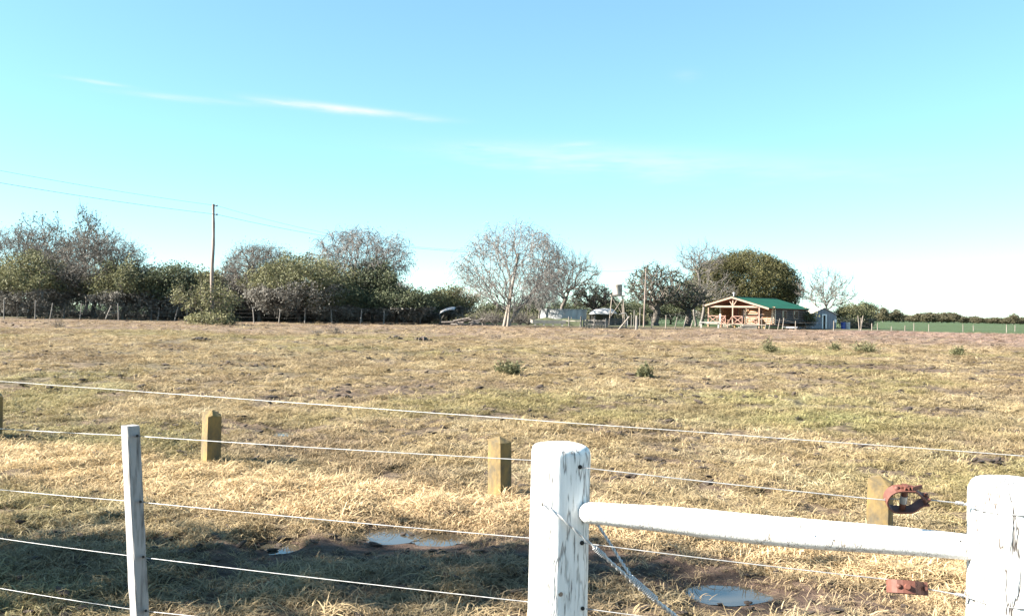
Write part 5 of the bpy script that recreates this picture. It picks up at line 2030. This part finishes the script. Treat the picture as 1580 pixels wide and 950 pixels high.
# ------------------------------------------------------------------ grass
def tuft_mesh(seed, n, h0, h1, spread, curl, wid):
    rng = np.random.default_rng(seed)
    base = rng.normal(0, spread, (n, 3)); base[:, 2] = -0.01
    ang = rng.uniform(0, 2 * math.pi, n)
    outw = np.stack([np.cos(ang), np.sin(ang), np.zeros(n)], 1)
    H = rng.uniform(h0, h1, (n, 1))
    lean = np.abs(rng.normal(curl, 0.45, (n, 1)))
    side = np.stack([-np.sin(ang + rng.normal(0, 0.7, n)), np.cos(ang), rng.normal(0, 0.3, n)], 1)
    w = rng.uniform(0.6, 1.2, (n, 1)) * wid
    up = np.array([[0, 0, 1.0]])
    p0 = base
    p1 = p0 + up * H * 0.42 + outw * H * 0.22 * lean
    p2 = p1 + up * H * 0.30 + outw * H * 0.42 * lean
    p3 = p2 + up * H * (0.20 - 0.30 * np.minimum(lean, 1.6)) + outw * H * 0.42 * lean
    v = np.stack([p0 - side * w, p0 + side * w, p1 + side * w * 0.9, p1 - side * w * 0.9, p2 + side * w * 0.65, p2 - side * w * 0.65, p3 + side * w * 0.15, p3 - side * w * 0.15], 1).reshape(-1, 3)
    b = (np.arange(n) * 8)[:, None]
    q = np.stack([b + np.array([0, 1, 2, 3]), b + np.array([3, 2, 4, 5]), b + np.array([5, 4, 6, 7])], 1).reshape(-1, 4)
    bt = rng.random(n)
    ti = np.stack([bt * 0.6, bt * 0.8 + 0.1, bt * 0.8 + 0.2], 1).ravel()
    return mesh_np('grass_tuft', v, q, [M['grass']], tint=ti)


tufts = bpy.data.collections.new('grass_tufts')
tuft_objs = []
specs = [(26, 0.03, 0.075, 0.040, 1.1, 0.0030), (30, 0.03, 0.08, 0.045, 1.5, 0.0030), (22, 0.035, 0.09, 0.035, 0.9, 0.0027), (26, 0.03, 0.07, 0.050, 1.8, 0.0032), (16, 0.06, 0.15, 0.030, 0.8, 0.0024), (30, 0.02, 0.06, 0.045, 1.3, 0.0032)]
for i, sp_ in enumerate(specs):
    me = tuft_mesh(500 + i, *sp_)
    o = bpy.data.objects.new('grass_tuft_%d' % i, me)
    tufts.objects.link(o)

rng = np.random.default_rng(99)
PX, PY, SC, ID = [], [], [], []


def band(y0, y1, dens, smin, smax, wmul):
    area_w = lambda y: 2 * (0.60 * y + 1.8)
    n = int(dens * (y1 - y0) * (area_w(y0) + area_w(y1)) / 2)
    y = y0 + (y1 - y0) * rng.random(n)
    acc = rng.random(n) < area_w(y) / area_w(y1)
    y = y[acc]
    x = (rng.random(len(y)) - 0.5) * area_w(y)
    PX.append(x); PY.append(y)
    SC.append(rng.uniform(smin, smax, len(y)) * wmul)


band(3.6, 7.0, 420, 0.7, 1.45, 1.0)
band(7.0, 10, 400, 0.75, 1.5, 1.0)
band(10, 16, 210, 0.8, 1.6, 1.1)
band(16, 28, 95, 0.8, 1.7, 1.35)
band(28, 50, 30, 0.9, 1.8, 1.9)
band(50, 112, 6, 0.8, 1.6, 2.8)
gxp, gyp, gsc = np.concatenate(PX), np.concatenate(PY), np.concatenate(SC)
mudp = mud_mask(gxp, gyp)
for (cx, cy, hw, hd) in PUDDLES:
    mudp = np.maximum(mudp, 1.6 * np.exp(-((gxp - cx) / (hw * 1.2)) ** 4 - ((gyp - cy + hd * 0.8) / (hd * 2.2)) ** 4))
dens_n = fbm(gxp * 0.8, gyp * 0.8, 71, 4) * 0.45 + 0.55 * np.where(gyp < 16, fbm(gxp * 3.4, gyp * 3.4, 72, 2), fbm(gxp * 1.6, gyp * 1.3, 73, 2))
keep = rng.random(len(gxp)) < np.clip((1.12 - np.minimum(mudp, 1.0) * 0.80 - (mudp > 1.05)) * sstep(0.40, 0.52, dens_n + 0.02 + 0.10 * (stub_dist(gxp, gyp) > 0)), 0, 1)
keep &= gyp < field_edge(gxp) - 0.5
gxp, gyp, gsc, mudp, dens_n = gxp[keep], gyp[keep], gsc[keep], mudp[keep], dens_n[keep]
gzp = T(gxp, gyp)
n = len(gxp)
straw = np.array([0.335, 0.255, 0.140]); pale = np.array([0.43, 0.355, 0.225]); brown = np.array([0.205, 0.148, 0.092])
greenc = np.array([0.20, 0.20, 0.065]); pinkc = np.array([0.31, 0.213, 0.165]); dull = np.array([0.11, 0.092, 0.058])
col = np.tile(straw, (n, 1))


def blend(c, w):
    global col
    w = np.clip(w, 0, 1)[:, None]
    col = col * (1 - w) + c * w


t1 = fbm(gxp * 0.5, gyp * 0.4, 81, 4)
t2 = fbm(gxp * 1.7, gyp * 1.7, 82, 3)
t3 = fbm(gxp * 0.22, gyp * 0.18, 83, 3)
blend(pale, sstep(0.5, 0.72, t2) * 0.7)
blend(brown, sstep(0.52, 0.68, t1) * 0.65)
blend(greenc, sstep(0.54, 0.72, t3) * 0.45)
dd = stub_dist(gxp, gyp)
strip = sstep(-0.25, 0.2, dd) * (1 - sstep(1.4, 2.0, dd))
blend(np.array([0.58, 0.425, 0.245]), strip * 0.75)
blend(brown, mudp * 0.55)
for (px, py, ax, ay) in [(1190, 618, 2.6, 1.6), (1300, 648, 2.2, 1.2), ]:
    g0 = ground_px(px, py)
    blend(np.array([0.22, 0.235, 0.08]), np.exp(-((gxp - g0.x) / ax) ** 2 - ((gyp - g0.y) / ay) ** 2) * 0.55)
blend(pinkc, sstep(35, 65, gyp) * (0.35 + 0.6 * sstep(8, 35, gxp)))
blend(straw * 1.0, (rng.random(n) < 0.12) * 0.8)
col *= rng.uniform(0.75, 1.2, (n, 1))
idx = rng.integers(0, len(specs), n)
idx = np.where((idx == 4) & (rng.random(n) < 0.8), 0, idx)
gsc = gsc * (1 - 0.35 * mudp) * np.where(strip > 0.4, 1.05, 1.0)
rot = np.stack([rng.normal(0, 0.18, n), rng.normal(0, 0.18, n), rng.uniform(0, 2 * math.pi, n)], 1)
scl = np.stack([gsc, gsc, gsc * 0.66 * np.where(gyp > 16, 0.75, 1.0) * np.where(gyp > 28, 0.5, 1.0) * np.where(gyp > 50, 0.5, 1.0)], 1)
me = bpy.data.meshes.new('dry_grass')
me.vertices.add(n)
me.vertices.foreach_set('co', np.stack([gxp, gyp, gzp], 1).astype(np.float32).ravel())
for nm, typ, arr in (('rot', 'FLOAT_VECTOR', rot), ('scl', 'FLOAT_VECTOR', scl), ('col', 'FLOAT_VECTOR', col)):
    a_ = me.attributes.new(nm, typ, 'POINT')
    a_.data.foreach_set('vector', arr.astype(np.float32).ravel())
a_ = me.attributes.new('idx', 'INT', 'POINT')
a_.data.foreach_set('value', idx.astype(np.int32))
grass = link('dry_grass', me)
tag(grass, 'short trampled straw coloured grass covering the field', 'grass', kind='stuff')
ng = bpy.data.node_groups.new('scatter_grass', 'GeometryNodeTree')
ng.interface.new_socket('Geometry', in_out='INPUT', socket_type='NodeSocketGeometry')
ng.interface.new_socket('Geometry', in_out='OUTPUT', socket_type='NodeSocketGeometry')
N, L = ng.nodes, ng.links
gi, go = N.new('NodeGroupInput'), N.new('NodeGroupOutput')
iop = N.new('GeometryNodeInstanceOnPoints')
ci = N.new('GeometryNodeCollectionInfo')
ci.inputs['Collection'].default_value = tufts
ci.inputs['Separate Children'].default_value = True
ci.inputs['Reset Children'].default_value = True


def named(nm, typ):
    q = N.new('GeometryNodeInputNamedAttribute')
    q.data_type = typ
    q.inputs['Name'].default_value = nm
    return q.outputs['Attribute']


e2r = N.new('FunctionNodeEulerToRotation')
L.new(named('rot', 'FLOAT_VECTOR'), e2r.inputs[0])
L.new(gi.outputs[0], iop.inputs['Points'])
L.new(ci.outputs[0], iop.inputs['Instance'])
iop.inputs['Pick Instance'].default_value = True
L.new(named('idx', 'INT'), iop.inputs['Instance Index'])
L.new(e2r.outputs[0], iop.inputs['Rotation'])
L.new(named('scl', 'FLOAT_VECTOR'), iop.inputs['Scale'])
L.new(iop.outputs[0], go.inputs[0])
md = grass.modifiers.new('scatter', 'NODES')
md.node_group = ng
print('GRASS', n)

# ------------------------------------------------------------------ trodden clods of dark soil between the grass
clods = bpy.data.collections.new('soil_clods_source')
for i in range(4):
    bm = bmesh.new()
    bmesh.ops.create_icosphere(bm, subdivisions=2, radius=1.0)
    rr6 = np.random.default_rng(700 + i)
    for v in bm.verts:
        k = 0.75 + 0.5 * float(vnoise(np.array([v.co.x * 1.6 + 5 * i]), np.array([v.co.y * 1.6 + v.co.z * 2.1]), 60 + i)[0]) + 0.08 * rr6.normal()
        v.co = Vector((v.co.x * k, v.co.y * k * 0.8, v.co.z * k * 0.42))
    me = bpy.data.meshes.new('clod')
    bm.to_mesh(me)
    bm.free()
    me.materials.append(M['dark_stuff'])
    clods.objects.link(bpy.data.objects.new('clod_%d' % i, me))
PX, PY, SC = [], [], []
band(3.6, 8, 40, 0.008, 0.035, 1.0)
band(8, 16, 16, 0.012, 0.055, 1.0)
band(16, 34, 5.5, 0.02, 0.085, 1.0)
band(34, 90, 0.45, 0.03, 0.11, 1.0)
cx_, cy_, cs_ = np.concatenate(PX), np.concatenate(PY), np.concatenate(SC)
cl = fbm(cx_ * 0.7, cy_ * 0.6, 91, 3)
dcl = stub_dist(cx_, cy_)
kp = rng.random(len(cx_)) < np.clip(sstep(0.42, 0.62, cl) * 1.2 + 0.12 + mud_mask(cx_, cy_), 0, 1)
kp &= cy_ < field_edge(cx_) - 1
kp &= ~((dcl > -0.2) & (dcl < 1.6) & (rng.random(len(cx_)) < 0.9))
cx_, cy_, cs_ = cx_[kp], cy_[kp], cs_[kp]
n2 = len(cx_)
me = bpy.data.meshes.new('soil_clods')
me.vertices.add(n2)
me.vertices.foreach_set('co', np.stack([cx_, cy_, T(cx_, cy_) + cs_ * 0.15 + 0.012], 1).astype(np.float32).ravel())
elong = rng.uniform(0.8, 1.9, n2)
for nm, arr in (('rot', np.stack([rng.normal(0, 0.25, n2), rng.normal(0, 0.25, n2), rng.uniform(-0.9, 0.9, n2)], 1)), ('scl', np.stack([cs_ * elong, cs_, cs_], 1)), ('col', np.zeros((n2, 3)))):
    a_ = me.attributes.new(nm, 'FLOAT_VECTOR', 'POINT')
    a_.data.foreach_set('vector', arr.astype(np.float32).ravel())
a_ = me.attributes.new('idx', 'INT', 'POINT')
a_.data.foreach_set('value', rng.integers(0, 4, n2).astype(np.int32))
clod_obj = link('soil_clods', me)
tag(clod_obj, 'dark trodden clods of soil scattered through the grass', 'soil', kind='stuff')
ng2 = ng.copy()
for nd in ng2.nodes:
    if nd.bl_idname == 'GeometryNodeCollectionInfo':
        nd.inputs['Collection'].default_value = clods
clod_obj.modifiers.new('scatter', 'NODES').node_group = ng2
print('CLODS', n2)
